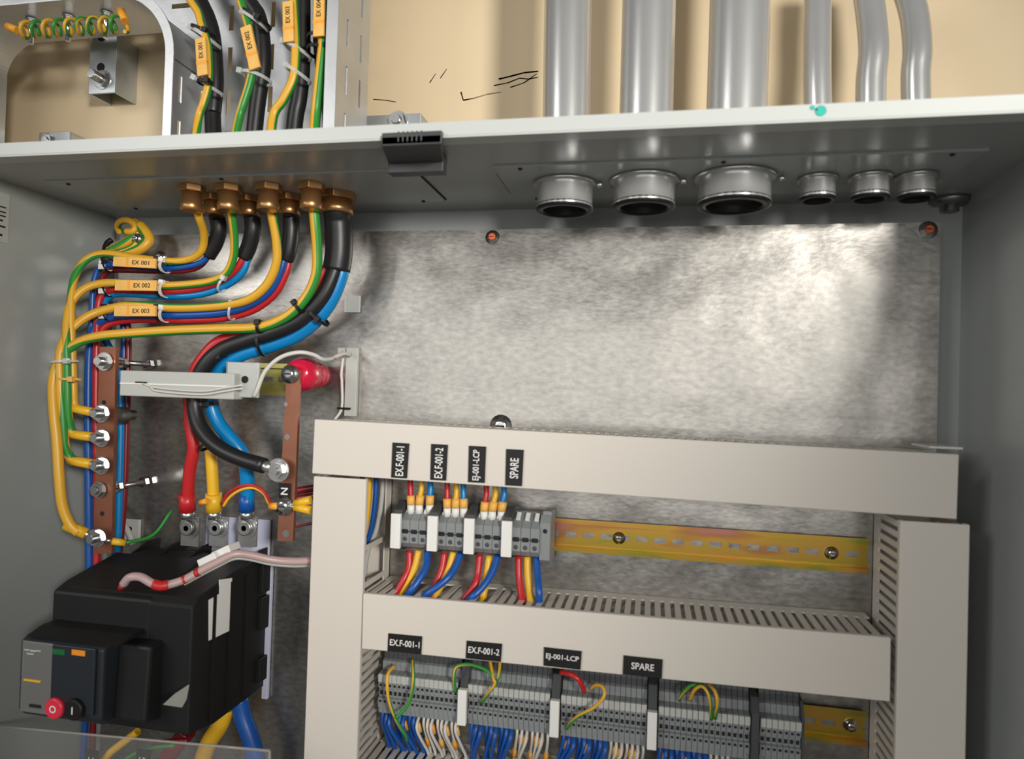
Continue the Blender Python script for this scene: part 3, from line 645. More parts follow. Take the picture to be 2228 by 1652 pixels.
tie(690, 687, -.057, .0165, .0125, 140, m_black, 'black cable tie around the blue and black cores at the big bend', hd=(-.6, 0))
tie(566, 712, -.072, .0068, .0066, 95, m_black, 'black cable tie around the thick earth wire above the black cores')
tie(572, 745, -.061, .0150, .0125, 100, m_black, 'black cable tie around the black and blue cores under the earth wire')
tie(466, 786, -.065, .0175, .0135, 20, m_black, 'black cable tie above the white channel on the thick cores')
tie(441, 880, -.064, .0160, .0155, 5, m_black, 'black cable tie below the white channel on the thick cores')
tie(452, 968, -.062, .010, .010, 40, m_black, 'black cable tie on the black core where it swings to the neutral bar')
tie(140, 788, -.092, .016, .012, 5, m_frost, 'clear cable tie on the vertical earth wire bundle, upper one', w=.0012)
tie(150, 825, -.090, .014, .010, 0, m_mark, 'yellowish cable tie on the vertical earth wire bundle, lower one', w=.0012)
tie(446, 74, -.080, .014, .018, -20, m_black, 'black cable tie above the marker of the first outside cable')
tie(450, 84, -.080, .015, .018, -32, m_frost, 'clear cable tie above the marker of the first outside cable', hd=(-1, 0))
tie(456, 190, -.080, .014, .018, -28, m_frost, 'clear cable tie below the marker of the first outside cable', hd=(-1, 0))
tie(447, 180, -.095, .008, .008, -5, m_black, 'black cable tie just below the first outside marker')
tie(552, 46, -.080, .015, .018, -30, m_frost, 'clear cable tie above the tilted outside marker', hd=(-.4, 0))
tie(558, 42, -.080, .016, .018, -28, m_black, 'black cable tie above the tilted outside marker')
tie(558, 170, -.080, .015, .018, -12, m_frost, 'clear cable tie below the tilted outside marker', hd=(-1, 0))
tie(648, 112, -.080, .014, .018, -25, m_frost, 'clear cable tie just below the third outside marker', hd=(-1, 0))
tie(648, 162, -.080, .014, .018, -30, m_frost, 'clear cable tie on the third outside cable, well below its marker', hd=(-.6, 0))
tie(698, 90, -.080, .013, .018, 0, m_black, 'black cable tie just below the fourth outside marker')
tie(698, 115, -.080, .013, .018, 0, m_black, 'black cable tie second below the fourth outside marker')
# ------------------------------------------------------------------ earth strap bundle by the side panel
es = empty('earth_strap', aY(282, 500, -.02), 'yellow and green striped earth strap folded over a stud by the side panel', 'earth strap')
MB().tube(P((262,508,-.006),(256,492,-.012),(264,481,-.020),(280,480,-.026),(294,490,-.028),(290,503,-.030),(274,504,-.030)), .0040, 10, green=(60, 130)).build('loop', [m_gyy, m_gyg], es)
MB().tube(P((290,484,-.022),(300,494,-.022),(296,512,-.024),(276,528,-.028),(252,541,-.030),(236,549,-.030)), .0062, 14, green=(-15, 25)).build('strand', [m_gyy, m_gyg], es)
MB().tube(P((304,490,-.024),(318,508,-.026),(323,524,-.028),(306,541,-.032),(276,551,-.034),(250,553,-.034)), .0066, 14, green=(5, 40)).build('strand', [m_gyy, m_gyg], es)
MB().tube(P((306,520,-.03),(290,538,-.034),(262,548,-.036),(240,551,-.034)), .0050, 14, green=(-10, 30)).build('strand', [m_gyy, m_gyg], es)
MB().tube(P((242,553,-.036),(229,546,-.034),(233,530,-.030),(243,522,-.026)), .0034, 8).build('sleeve', m_black, es)
screw(es, aY(298, 519, -.036), .004, name='stud')
# ================================================================== copper earth bar
def bolt(parent, c, r, L, name='bolt', m=m_steel, ax=(0, -1, 0)):
    ax = V(ax).normalized(); b = MB(); c = V(c)
    b.lathe(c, ax, [(0, r*1.75), (.0012, r*1.75)], 22, 0, False); b.hexnut(c+ax*.0012, ax, r*1.45, .0045); b.cyl(c+ax*.0057, c+ax*(.0057+L), r*.75, 14)
    for k in range(int(L/.0016)): b.lathe(c+ax*(.006+k*.0016), ax, [(0, r*.75), (.0005, r*.85), (.001, r*.75)], 14)
    return b.build(name, m, parent)
eb_ = empty('earth_bar', aY(220, 980, -.075), 'vertical copper earth bar with bolted yellow-sleeved lugs, in front of the blue and red cables', 'busbar')
q = [aY(217,755,-.075), aY(252,755,-.075), aY(242,1205,-.075), aY(202,1205,-.075)]
b = MB(); th = Vector((0, .005, 0)); q4 = [p+th for p in q]; b.add(q+q4, [(0, 1, 2, 3), (7, 6, 5, 4), (0, 4, 5, 1), (1, 5, 6, 2), (2, 6, 7, 3), (3, 7, 4, 0)])
for hy in (878, 1120):
    hc = aY(226 if hy < 1000 else 222, hy-2, -.0752); b.lathe(hc, (0, -1, 0), [(0, .0028), (.0002, .0028)], 12, 1, False)
b.build('bar', [m_copper, m_hole], eb_, bevel=.0006)
for px, py in ((214, 900), (214, 953), (214, 1013), (206, 1170)): bolt(eb_, aY(px+8, py, -.0865), .0058, .007)
for k, (px, py) in enumerate(((228, 787), (216, 1066))):
    c = aY(px, py, -.076); s_ = MB(); s_.cyl(c+V((0, .005, 0)), V((c.x, 0, c.z)), .0032, 12); s_.build('standoff_bolt', m_steel, eb_)
    if k == 0: bolt(eb_, c, .0060, .006)
    else: bolt(eb_, c, .0055, .002, m=m_dsteel)
    for ny in (-.052, -.009): MB().hexnut(V((c.x, ny, c.z)), (0, 1, 0), .0065, .006).build('nut', m_steel, eb_)
c = aY(214, 905, -.075); MB().lathe(V((c.x+.004, -.07, c.z)), (0, 1, 0), [(0, .009), (.03, .010), (.03, .006), (.045, .006)], 16).build('rear_nut', m_dsteel, eb_)
lug = MB(); a = aY(240, 1177, -.08); b2 = aY(272, 1182, -.07)
o = empty('small_earth_wire', a, 'short yellow-sleeved wire on the breaker side of the lowest copper bar bolt', 'wire')
MB().tube([a-(b2-a)*.4, a+(b2-a)*.2], .0022, 10, sub=1).build('lug', m_tin, o); MB().tube([a+(b2-a)*.1, b2], .0040, 10, sub=1, ).build('sleeve', m_yel, o)
MB().tube([b2, b2+V((.012, .03, .004)), b2+V((.02, .05, .03))], .002, 8).build('insulation', m_gyg, o)
# dark cables right behind the copper bar
for nm, m, px, lb in (('feeder_wire', m_dred, 277, 'dark red feeder wire running down just behind the copper earth bar'), ('feeder_wire', m_blue, 268, 'dark blue feeder wire running down behind the copper earth bar')):
    tag(MB().tube(P((px-14,684,-.030),(px,706,-.026),(px+2,760,-.024),(px-1,900,-.024),(px-8,1100,-.024),(px-22,1230,-.024),(px-40,1300,-.03)), .0038, 12).build(nm, m), lb, 'wire')
tag(MB().tube(P((243,1100,-.01),(262,1128,-.012),(280,1160,-.014),(290,1185,-.016)), .0035, 10).build('grey_strap', m_gwhite), 'pale grey strap crossing behind the foot of the copper bar', 'strap')
o = empty('tie_mount', aY(290, 1150, -.004), 'small white adhesive tie mount between copper bar and breaker', 'tie mount')
c = aY(291, 1150, -.0); MB().box(c+V((-.011, -.004, -.014)), c+V((.011, 0, .012))).build('base', m_gwhite, o, bevel=.001); MB().lathe(c+V((-.002, -.004, 0)), (0, -1, 0), [(0, .003), (.0003, .003)], 10).build('hole', m_hole, o)
# ================================================================== neutral bar
nb = empty('neutral_bar', aY(622, 990, -.075), 'copper neutral bar standing between breaker cables and the beige duct', 'busbar')
q = [aY(624,808,-.075), aY(652,806,-.075), aY(637,1178,-.075), aY(603,1178,-.075)]
b = MB(); q4 = [p+th for p in q]; b.add(q+q4, [(0, 1, 2, 3), (7, 6, 5, 4), (0, 4, 5, 1), (1, 5, 6, 2), (2, 6, 7, 3), (3, 7, 4, 0)])
for hx, hy, r_, mi in ((622, 880, .0024, 1), (625, 951, .0032, 1), (622, 1162, .0040, 1)): b.lathe(aY(hx, hy, -.0752), (0, -1, 0), [(0, r_), (.0002, r_)], 14, mi, False)
b.build('bar', [m_copper, m_dsteel], nb, bevel=.0006)
screw(nb, aY(631, 814, -.076), .0068, name='screw'); screw(nb, aY(617, 1101, -.077), .0070, name='screw')
MB().cyl(aY(588, 1102, -.076), aY(608, 1101, -.077), .004, 10).build('orange_lug', m_oran, nb)
for y0 in (1092, 1107):
    a, b2 = aY(626, 1100, -.078), aY(676, y0-(4 if y0 < 1100 else -4), -.076)
    MB().tube([a, a+(b2-a)*.35], .0022, 8, sub=1).build('lug', m_tin, nb); MB().tube([a+(b2-a)*.3, b2], .0044, 10, sub=1, ).build('yellow_sleeve', m_yel, nb)
nt = MB(); c = aY(620, 1069, -.0762); nt.box(c+V((-.0065, -.0012, -.0085)), c+V((.0065, 0, .0085))); nt.build('letter_tag', m_black, nb)
text('N', .008, c+V((0, -.0014, 0)), Z_, -X_, m_white, nb)
ins = MB(); c = aY(636, 814, -.070); ins.lathe(V((c.x+.003, -.069, c.z)), (0, 1, 0), [(0, .011), (.004, .016), (.012, .0185), (.026, .019), (.032, .0155), (.036, .017), (.050, .0145), (.069, .012)], 28)
tag(ins.build('standoff_insulator', m_redins), 'glossy red standoff insulator behind the top of the copper neutral bar', 'insulator')
o = empty('control_wire', aY(560, 1070, -.05), 'thin red and yellow wires looping between the breaker cables and the neutral bar', 'wire')
MB().tube(P((436,1094,-.05),(452,1090,-.052)), .0035, 8).build('orange_sleeve', m_oran, o)
MB().tube(P((484,1096,-.05),(496,1074,-.053),(520,1060,-.055),(548,1056,-.055),(572,1068,-.055),(586,1088,-.06),(594,1100,-.07)), .0017, 8).build('red_strand', m_red, o)
MB().tube(P((486,1102,-.05),(500,1082,-.052),(524,1066,-.053),(552,1062,-.053),(574,1074,-.053),(584,1094,-.058),(592,1104,-.07)), .0017, 8).build('yellow_strand', m_yel, o)
for k, (ya, lb) in enumerate(((1066, 'upper'), (1084, 'middle'), (1142, 'lowest'))):
    tag(MB().tube(P((640+k*2,ya+4,-.03),(660,ya,-.03),(700,ya-6,-.03)), .0045 if k < 2 else .0015, 10).build('dark_red_wire', m_dred), 'dark red wire entering the vertical duct beside the neutral bar, %s of three' % lb, 'wire')
# ------------------------------------------------------------------ white channel, bracket, thin white wires
wc = empty('white_channel', aY(400, 834, -.098), 'white plastic strip lying across the thick cables between the two copper bars', 'plastic channel')
a, b2 = aY(262, 806, -.105), aY(508, 862, -.105)
zt = aY(262, 806, -.105).z; zb = aY(262, 861, -.105).z
MB().box((a.x, -.105, zb), (b2.x, -.088, zt)).build('body', m_gwhite, wc, bevel=.001)
zm = mid(zt, zb); MB().box((a.x+.001, -.1062, zm-.001), (b2.x-.002, -.1048, zm+.0005)).build('lid_seam', m_white, wc)
for k, dz in enumerate((-.004, -.0075)):
    MB().tube([V((a.x+.03+.01*k, -.107, zm+dz+.004)), V((a.x+.05, -.108, zm+dz)), V((a.x+.10, -.108, zm+dz-.002)), V((b2.x-.01, -.108, zm+dz+.002)), V((b2.x+.012, -.107, zm+dz+.006))], .0011, 8).build('thin_wire', m_wwire, wc)
MB().box((a.x+.02, -.1066, zm+.0005), (a.x+.034, -.1060, zm+.0022)).build('print', m_hole, wc)
o = empty('white_bracket', aY(530, 828, -.09), 'pale translucent bracket at the gland end of the white strip', 'bracket')
a, b2 = aY(497, 788, -.09), aY(565, 866, -.09); MB().box((a.x, -.094, b2.z), (b2.x, -.09, a.z)).box((a.x, -.094, b2.z), (a.x+.003, -.05, a.z)).build('plate', m_frost, o, bevel=.0008)
MB().lathe(aY(533, 826, -.0945), (0, -1, 0), [(0, .004), (.0004, .004)], 12).build('hole', m_hole, o)
din_rail(aY(556, 825, -.06).x, aY(650, 825, -.06).x, aY(600, 826, -.06).z, 'short olive mounting rail stub behind the top of the neutral bar', (), y0=-.055, m=m_olive)
tag(MB().tube(P((553,862,-.096),(560,848,-.098),(577,808,-.098),(610,778,-.096),(650,767,-.09),(682,772,-.08),(702,782,-.07),(722,780,-.05),(746,770,-.03),(762,772,-.012)), .0022, 10).build('white_wire', m_wwire), 'thin white wire arching over the red insulator to the upright white strip', 'wire')
o = empty('white_upright_strip', aY(765, 830, 0), 'narrow white plastic strip stuck upright on the plate above the duct corner', 'plastic channel')
a, b2 = aY(758, 757, 0), aY(778, 906, 0); MB().box((a.x, -.006, b2.z), (b2.x, 0, a.z)).box((a.x-.013, -.0015, b2.z+.07), (a.x, 0, a.z)).build('body', m_gwhite, o, bevel=.0006)
MB().tube([V((a.x-.002, -.007, a.z-.004)), V((a.x-.004, -.008, a.z-.03)), V((a.x-.003, -.008, mid(a.z, b2.z))), V((a.x-.002, -.008, b2.z+.01)), V((a.x-.008, -.012, b2.z-.004)), V((a.x-.012, -.03, b2.z-.02))], .0017, 8).build('thin_wire', m_wwire, o)
MB().obox(aY(748, 889, -.01), (.008, 0, 0), (0, .001, 0), (0, 0, .0012)).build('black_tie', m_black, o)
o = empty('tie_mount', aY(765, 660, 0), 'pale adhesive tie mount on the plate beside the big cable bend', 'tie mount')
c = aY(768, 662, 0); MB().box(c+V((-.010, -.003, -.010)), c+V((.010, 0, .010))).build('base', m_frost, o, bevel=.001)
# ================================================================== breaker
br = empty('circuit_breaker', (-.49, 0, 1.14), 'large black moulded breaker with red and black push buttons, jutting toward the viewer', 'circuit breaker')
BL, BR = -.590, -.4385
MB().prism([(0, 1.293), (-.030, 1.300), (-.062, 1.295), (-.135, 1.283), (-.142, 1.276), (-.142, 1.150), (-.10, 1.142), (0, 1.142)], BL, BR).build('body', m_bk2, br, bevel=.002)
for k in range(5):
    x = BL+.001+k*(BR-BL-.004)/4; MB().prism([(-.058, 1.294), (-.001, 1.292), (-.001, 1.306), (-.02, 1.306)], x, x+.002).build('phase_barrier', m_black, br)
MB().prism([(-.055, 1.30), (-.125, 1.286), (-.142, 1.279), (-.1425, 1.236), (-.055, 1.236)], BL-.012, BR-.047).build('upper_housing', m_bk2, br, bevel=.003)
MB().prism([(-.13, 1.243), (-.17, 1.2445), (-.178, 1.240), (-.178, 1.172), (-.172, 1.166), (-.13, 1.160)], -.6015, -.5065).build('operator_module', m_bk3, br, bevel=.0025)
MB().prism([(-.13, 1.250), (-.160, 1.250), (-.178, 1.2445), (-.13, 1.2445)], -.596, -.492).build('hood', m_bk2, br, bevel=.001)
MB().prism([(-.10, 1.242), (-.160, 1.240), (-.164, 1.168), (-.10, 1.150)], -.5065, -.470).build('side_module', m_bk2, br, bevel=.003)
fY = -.1785
def fp(px, py, Y=fY): return aY(px, py, Y)
a, b2 = fp(52, 1393), fp(113, 1556); MB().box((a.x, fY-.0015, b2.z), (b2.x, fY+.0005, a.z)).build('clear_faceplate', glassy('smoky_faceplate', (.20, .20, .19), .75, .25), br, bevel=.0006)
a, b2 = fp(118, 1400), fp(206, 1556); MB().box((a.x, fY-.0025, b2.z), (b2.x, fY, a.z)).build('front_panel', m_bk3, br, bevel=.001)
a, b2 = fp(162, 1411), fp(190, 1426); MB().box((a.x, fY-.0032, b2.z), (b2.x, fY-.002, a.z)).build('orange_window', m_org, br)
a, b2 = fp(120, 1409), fp(146, 1424); MB().box((a.x, fY-.0032, b2.z), (b2.x, fY-.002, a.z)).build('green_window', m_grn, br)
a, b2 = fp(56, 1475), fp(92, 1484); MB().box((a.x, fY-.0024, b2.z), (b2.x, fY-.001, a.z)).build('yellow_strip', m_yel, br)
mk = MB(); c = fp(75, 1418)
for dx, dz, w_, h_ in ((-.007, .0015, .003, .0006), (0, .0012, .003, .0008), (.006, .0018, .003, .0006), (-.003, -.002, .004, .0006)): mk.box(c+V((dx-w_, -.0019, dz-h_)), c+V((dx+w_, -.0014, dz+h_)))
mk.build('worn_print', m_gwhite, br)
a, b2 = fp(68, 1530), fp(92, 1540); MB().box((a.x, fY-.0024, b2.z), (b2.x, fY-.001, a.z)).build('lock_slot', m_hole, br)
c = fp(128, 1537); MB().lathe(c+V((0, -.002, 0)), (0, -1, 0), [(0, .0102), (.004, .0100), (.005, .0088)], 28).build('off_button', mat('red_button', (.70, .03, .06), .35), br)
OFF_ = text('O', .007, c+V((0, -.0073, 0)), X_, Z_, m_white, br)
c = fp(170, 1540); MB().lathe(c+V((0, -.002, 0)), (0, -1, 0), [(0, .0102), (.004, .0100), (.005, .0088)], 28).build('on_button', m_black, br)
ON_ = text('I', .007, c+V((0, -.0073, 0)), X_, Z_, m_white, br)
def side_quad(pts, m, nm, e=.0006):
    q = [aX(x, y, BR+e) for x, y in pts]; q2 = [p+V((-.0008, 0, 0)) for p in q]; n = len(q)
    MB().add(q+q2, [tuple(range(n)), tuple(range(2*n-1, n-1, -1))]+[(i, (i+1) % n, (i+1) % n+n, i+n) for i in range(n)]).build(nm, m, br)
side_quad([(455,1306),(478,1292),(478,1262),(505,1258),(505,1370),(455,1394)], m_white, 'side_label')
side_quad([(356,1534),(382,1510),(412,1490),(406,1522),(396,1540)], m_gwhite, 'lower_label')
tl = [aY(276, 1330, -.12), aY(330, 1308, -.10), aY(340, 1316, -.10), aY(300, 1336, -.12)]
MB().add(tl+[p+V((0, 0, -.001)) for p in tl], [(0, 1, 2, 3), (7, 6, 5, 4), (0, 4, 5, 1), (1, 5, 6, 2), (2, 6, 7, 3), (3, 7, 4, 0)]).build('top_label', m_gwhite, br)
# insulating sheet and terminal bolts
bk = MB(); a = aY(450, 1122, -.004); b2 = aY(588, 1235, -.004); bk.box((a.x, -.005, b2.z), (aY(587, 1150, -.004).x, -.001, a.z))
a = aY(540, 1235, -.003); b2 = aY(583, 1520, -.003); bk.box((BR-.002, -.006, 1.128), (b2.x+.0005, -.001, 1.285))
bk.build('insulating_sheet', m_lav, br, bevel=.0006)
for z0, z1 in ((1.290, 1.256), (1.2515, 1.2135), (1.181, 1.153)):
    MB().prism([(-.022, z0), (-.0062, z0), (-.0062, z1), (-.022, z1)], BR-.001, b2.x-.0004).build('side_foot', m_bk2, br, bevel=.001)
for i, px in enumerate((412, 474, 537)):
    c = aY(px, 1148, -.034); t_ = MB(); t_.box((c.x-.0115, -.033, c.z-.022), (c.x+.0115, -.030, c.z+.012)); t_.lathe(V((c.x, -.033, c.z)), (0, -1, 0), [(0, .0125), (.0018, .0125)], 24, 0, False); t_.lathe(V((c.x, -.0348, c.z)), (0, -1, 0), [(0, .0085), (.005, .0085), (.0055, .0075)], 20); t_.lathe(V((c.x, -.040, c.z)), (0, -1, 0), [(0, .0035), (.0003, .0035)], 6, 1, False)
    t_.build('terminal_bolt', [m_dsteel if i == 0 else m_tin, m_dsteel], br)
for k in range(3): MB().box((BR-.0005, -.05-.03*k, 1.148), (BR+.0015, -.045-.03*k, 1.285)).build('side_rib', m_black, br)
# spiral-wrapped sensing cable over the breaker
o = empty('sleeved_cable', aY(510, 1208, -.09), 'pale pink sleeved cable draped over the black breaker toward the duct', 'cable')
cp = [(268,1272,-.14),(282,1257,-.142),(306,1256,-.140),(332,1270,-.136),(358,1274,-.132),(400,1262,-.122),(440,1240,-.112),(475,1222,-.104),(510,1206,-.096),(545,1208,-.086),(590,1218,-.074),(640,1222,-.064),(685,1220,-.06)]
MB().tube(P(*cp), .0042, 14).build('sleeve', m_pink, o)
MB().tube(P(*[(x, y+9, Y+.004) for x, y, Y in cp[5:]]), .0022, 10).build('inner_cable', m_gwhite, o)
MB().tube(P((334,1271,-.1365),(350,1275,-.1345),(366,1273,-.131)), .0050, 12).build('red_band', m_red, o)
MB().tube(P((262,1281,-.138),(268,1271,-.140)), .003, 10, sub=1).build('red_tip', m_red, o)
for x, y, Y in ((402, 1261, -.122), (430, 1246, -.116)): MB().tube(P((x-3,y+1,Y),(x+3,y-1,Y)), .0045, 12, sub=1).build('red_print', m_red, o)
for (x, y, Y), lb in (((462, 1214, -.096), 'first white tie mount under the pink sleeved cable'), ((492, 1198, -.09), 'second white tie mount under the pink sleeved cable')):
    c = aY(x, y, Y); t = empty('tie_mount', c, lb, 'tie mount')
    MB().obox(c, (.010, 0, .005), (0, .010, 0), (-.0016, 0, .0035)).build('base', m_white, t, bevel=.0008)
# clear acrylic shield
sh_ = empty('clear_shield', aY(300, 1640, -.135), 'clear acrylic shield below the breaker with bright cut edges', 'protective cover')
Ys = -.135; t0, t1 = aY(-20, 1581, Ys), aY(585, 1636, Ys); bz = 1.0
s_ = MB(); s_.add([t0, t1, V((t1.x, Ys, bz)), V((t0.x, Ys, bz))]+[p+V((0, .003, 0)) for p in (t0, t1, V((t1.x, Ys, bz)), V((t0.x, Ys, bz)))], [(3, 2, 1, 0), (4, 5, 6, 7), (0, 1, 5, 4), (1, 2, 6, 5), (2, 3, 7, 6), (3, 0, 4, 7)]); s_.build('sheet', m_clear, sh_)
e_ = MB(); e_.tube([t0+V((0, .0015, 0)), t1+V((0, .0015, 0))], .0013, 6, sub=1); e_.tube([t1+V((0, .0015, 0)), V((t1.x, Ys+.0015, bz))], .0013, 6, sub=1); e_.build('cut_edge', glassy('edge_glow_acrylic', (.5, .47, .42), .55), sh_)
for x in (t0.x+.03, t1.x-.01): MB().cyl((x, Ys+.003, 1.02), (x, 0, 1.02), .003, 10).build('post', m_dsteel, sh_)
# cables below the breaker
for lb, m, r, pts in (('yellow cable leaving the underside of the breaker', m_yel, .0095, [(492,1540,-.04),(478,1580,-.04),(455,1615,-.04),(440,1660,-.04),(436,1720,-.04),(436,1900,-.04)]),
                      ('dark blue cable leaving the underside of the breaker', m_blue, .0100, [(520,1520,-.035),(528,1560,-.035),(546,1610,-.035),(560,1665,-.035),(566,1720,-.035),(568,1900,-.035)]),
                      ('red cable leaving the underside of the breaker', m_dred, .0095, [(410,1590,-.04),(385,1620,-.04),(360,1660,-.04),(350,1720,-.04),(348,1900,-.04)])):
    tag(MB().tube(P(*pts), r, 14).build('load_cable', m), lb, 'cable')
for lb, m, r, pts in (('olive yellow wire slanting behind the clear shield', m_yel, .0040, [(300,1592,-.10),(268,1616,-.10),(238,1640,-.10),(215,1670,-.10)]),
                      ('red wire slanting behind the clear shield', m_dred, .0035, [(410,1612,-.09),(350,1618,-.09),(320,1640,-.09),(300,1680,-.09)]),
                      ('green and yellow wire behind the clear shield', m_gyg, .0020, [(380,1622,-.1),(330,1628,-.1),(280,1648,-.1),(262,1680,-.1)])):
    tag(MB().tube(P(*pts), r, 12).build('control_wire', m), lb, 'wire')
for px, s, lb in ((200, 'L1', 'black letter tag on the blue and red cables at the very bottom'), (312, 'L2', 'black letter tag on the wires under the breaker')):
    c = aY(px, 1645, -.11); o = empty('letter_tag', c, lb, 'label plate'); MB().box(c+V((-.008, -.001, -.012)), c+V((.008, .001, .006))).build('plate', m_black, o)
    text(s, .006, c+V((0, -.0013, -.004)), X_, Z_, m_white, o)
# wires inside the vertical duct, seen through its open side
for k, (px, m, cn) in enumerate(((806, m_dred, 'dark red'), (812, m_yel, 'yellow'), (819, m_blue, 'blue'), (826, m_gwhite, 'grey'))):
    Yk = -.050+.012*k
    tag(MB().tube([V((-.305+.003*k, Yk, 1.43)), V((-.304+.003*k, Yk, 1.38)), V((-.306+.002*k, Yk, 1.34)), V((-.312, Yk, 1.30)), V((-.314, Yk, 1.2))], .0028, 10).build('duct_wire', m), '%s wire showing through the open side of the vertical duct by the terminals' % cn, 'wire')
# ================================================================== conduits
def conduit(px, ptop, r, rn, Yc, hh, label, path=None):
    c = aZ(px[0], px[1], ZC); c = V((c.x, Yc, ZC)) if Yc else c
    o = empty('steel_conduit', c, label, 'conduit')
    if path is None:
        t = aY(ptop[0], ptop[1], c.y); pts = [V((c.x, c.y, ZC+.001)), V((c.x+(t.x-c.x)*.3, c.y, ZC+.06)), t, t+V(((t.x-c.x)*.5, 0, .25))]
        MB().tube(pts, r, 32, sub=4).build('pipe', m_cond, o)
    else:
        pts = [V((c.x, c.y, ZC+.001)), V((c.x, c.y, ZC+.03))]+[aY(x, y, Y) for x, y, Y in path]
        MB().tube(pts, r, 24, sub=5).build('pipe', m_cond, o)
    k = MB(); k.lathe(V((c.x, c.y, ZC-.002)), (0, 0, -1), [(0, rn*1.17), (.0035, rn*1.17), (.0035, rn*1.02)], 28); k.build('lock_ring', m_tin, o)
    k = MB(); k.lathe(V((c.x, c.y, ZC-.0055)), (0, 0, -1), [(0, rn), (hh, rn), (hh+.002, rn*1.03), (hh+.004, rn*1.0), (hh+.004, rn*.80)], 32, 0, True, False); k.build('nipple', m_cond, o)
    k = MB(); k.lathe(V((c.x, c.y, ZC-.006)), (0, 0, -1), [(0, .001), (.0003, rn*.795), (hh+.003, rn*.795)], 32, 0, True, False); k.build('bore', m_bore, o)
    k = MB(); k.lathe(V((c.x, c.y, ZC-.0055-hh)), (0, 0, -1), [(0, rn*1.01), (.0045, rn*1.03), (.0055, rn*.97), (.0055, rn*.80), (0, rn*.80)], 28, 0, True, False); k.build('black_bushing', m_black, o)
    if rn > .02:
        s = V((c.x+rn*1.2, c.y-.006, ZC-.006)); MB().cyl(s, s+V((.004, 0, 0)), .003, 10).build('bond_screw', m_steel, o)
    return o
conduit((1231, 398), (1236, 0), .0235, .0275, -.0760, .019, 'large steel conduit nearest the cable tray')
conduit((1402, 388), (1412, 0), .0255, .0290, -.0800, .019, 'middle one of the three large steel conduits')
conduit((1598, 382), (1610, 0), .0275, .0330, -.0800, .019, 'thickest steel conduit, farthest of the large three from the tray')
conduit((1777, 385), None, .0122, .0155, -.0720, .013, 'thin steel conduit standing next to the thickest large one',
        path=[(1778,180,-.072),(1778,100,-.070),(1779,0,-.066),(1781,-80,-.062)])
conduit((1890, 382), None, .0128, .0160, -.0720, .013, 'middle thin steel conduit, bulging gently sideways',
        path=[(1895,180,-.072),(1901,110,-.072),(1896,40,-.066),(1886,-30,-.060),(1872,-110,-.05)])
conduit((1993, 378), None, .0122, .0155, -.0700, .013, 'outermost thin steel conduit, curving back over the others',
        path=[(1992,170,-.07),(1996,110,-.07),(1990,40,-.064),(1974,-20,-.056),(1945,-100,-.045)])
# ================================================================== cable tray above the cabinet
tr = empty('cable_tray', (-.43, -.03, 1.9), 'perforated galvanised cable tray dropping to the cabinet top behind the black cables', 'cable tray')
TX0, TX1, TB, TF, TZ = -.521, -.325, -.026, -.105, 1.745
def slotted(mb, org, u, v, L, Wd, nrm, cols, su, t=.0015, pitch=.05, sw=.006, mi=0, start=.01):
    # panel of length L along u, width Wd along v, slots long in u at the given v columns
    org, u, v, nrm = V(org), V(u), V(v), V(nrm)
    edges = [0]
    for c in cols: edges += [c-sw/2, c+sw/2]
    edges.append(Wd)
    def pc(u0, u1, v0, v1):
        if u1 <= u0 or v1 <= v0: return
        mb.obox(org+u*((u0+u1)/2)+v*((v0+v1)/2)+nrm*t/2, u*((u1-u0)/2), v*((v1-v0)/2), nrm*t/2, mi)
    for i in range(0, len(edges)-1):
        v0, v1 = edges[i], edges[i+1]
        if i % 2 == 0: pc(0, L, v0, v1)
        else:
            p = start; last = 0
            while p+su < L: pc(last, p, v0, v1); last = p+su; p += pitch
            pc(last, L, v0, v1)
bed = MB(); slotted(bed, (TX0, TB, TZ), Z_, X_, .46, TX1-TX0, V((0, 1, 0)), [.022, .076, .134], .030, start=.022)
bed.build('tray_bed', m_tray, tr)
fl = MB(); slotted(fl, (TX1, TB, TZ), Z_, V((0, -1, 0)), .46, TB-TF, V((1, 0, 0)), [.022, .056], .030, sw=.004, start=.012)
fl.box((TX1-.011, TF-.001, TZ), (TX1+.0015, TF+.0005, TZ+.46)); fl.build('side_flange', m_tray, tr)
# the flange on the other side sweeps out into the horizontal run
R0 = .085; zc = 1.935-R0*0; fl2 = MB()
slotted(fl2, (TX0, TB, TZ), Z_, V((0, -1, 0)), 1.852-TZ, TB-TF, V((-1, 0, 0)), [.020, .056], .030, sw=.005, start=.014)
cx, cz = TX0-.070, 1.852; N = 16; vs = []; 
for k in range(N+1):
    th = math.pi/2*k/N; x = cx+.070*math.cos(th); z = cz+.070*math.sin(th); x2 = cx+.0715*math.cos(th) ; z2 = cz+.0715*math.sin(th)
    vs += [(x, TB, z), (x, TF, z), (x2, TF, z2), (x2, TB, z2)]
fs = []
for k in range(N):
    for j in range(4): fs.append((4*k+j, 4*k+(j+1) % 4, 4*k+4+(j+1) % 4, 4*k+4+j))
fl2.add(vs, fs)
vs = []
for k in range(N+1):          # rolled lip
    th = math.pi/2*k/N
    for rr, yy in ((.0685, TF-.001), (.0785, TF-.001), (.0785, TF+.001), (.0685, TF+.001)): vs.append((cx+rr*math.cos(th), yy, cz+rr*math.sin(th)))
fl2.add(vs, fs); fl2.box((TX0-.0015, TF-.001, TZ), (TX0+.0085, TF+.001, cz))
zt = cz+.070; xe = -.79
fl2.box((xe, TF, zt), (cx, TB, zt+.0015)); 
fl2.build('curved_flange', m_tray, tr)
hb = MB(); slotted(hb, (-.95, TB, zt), X_, Z_, TX0+.95, .25, V((0, 1, 0)), [.03, .08, .13, .18], .030, start=.02)
vs = [(TX0, TB, cz)]; 
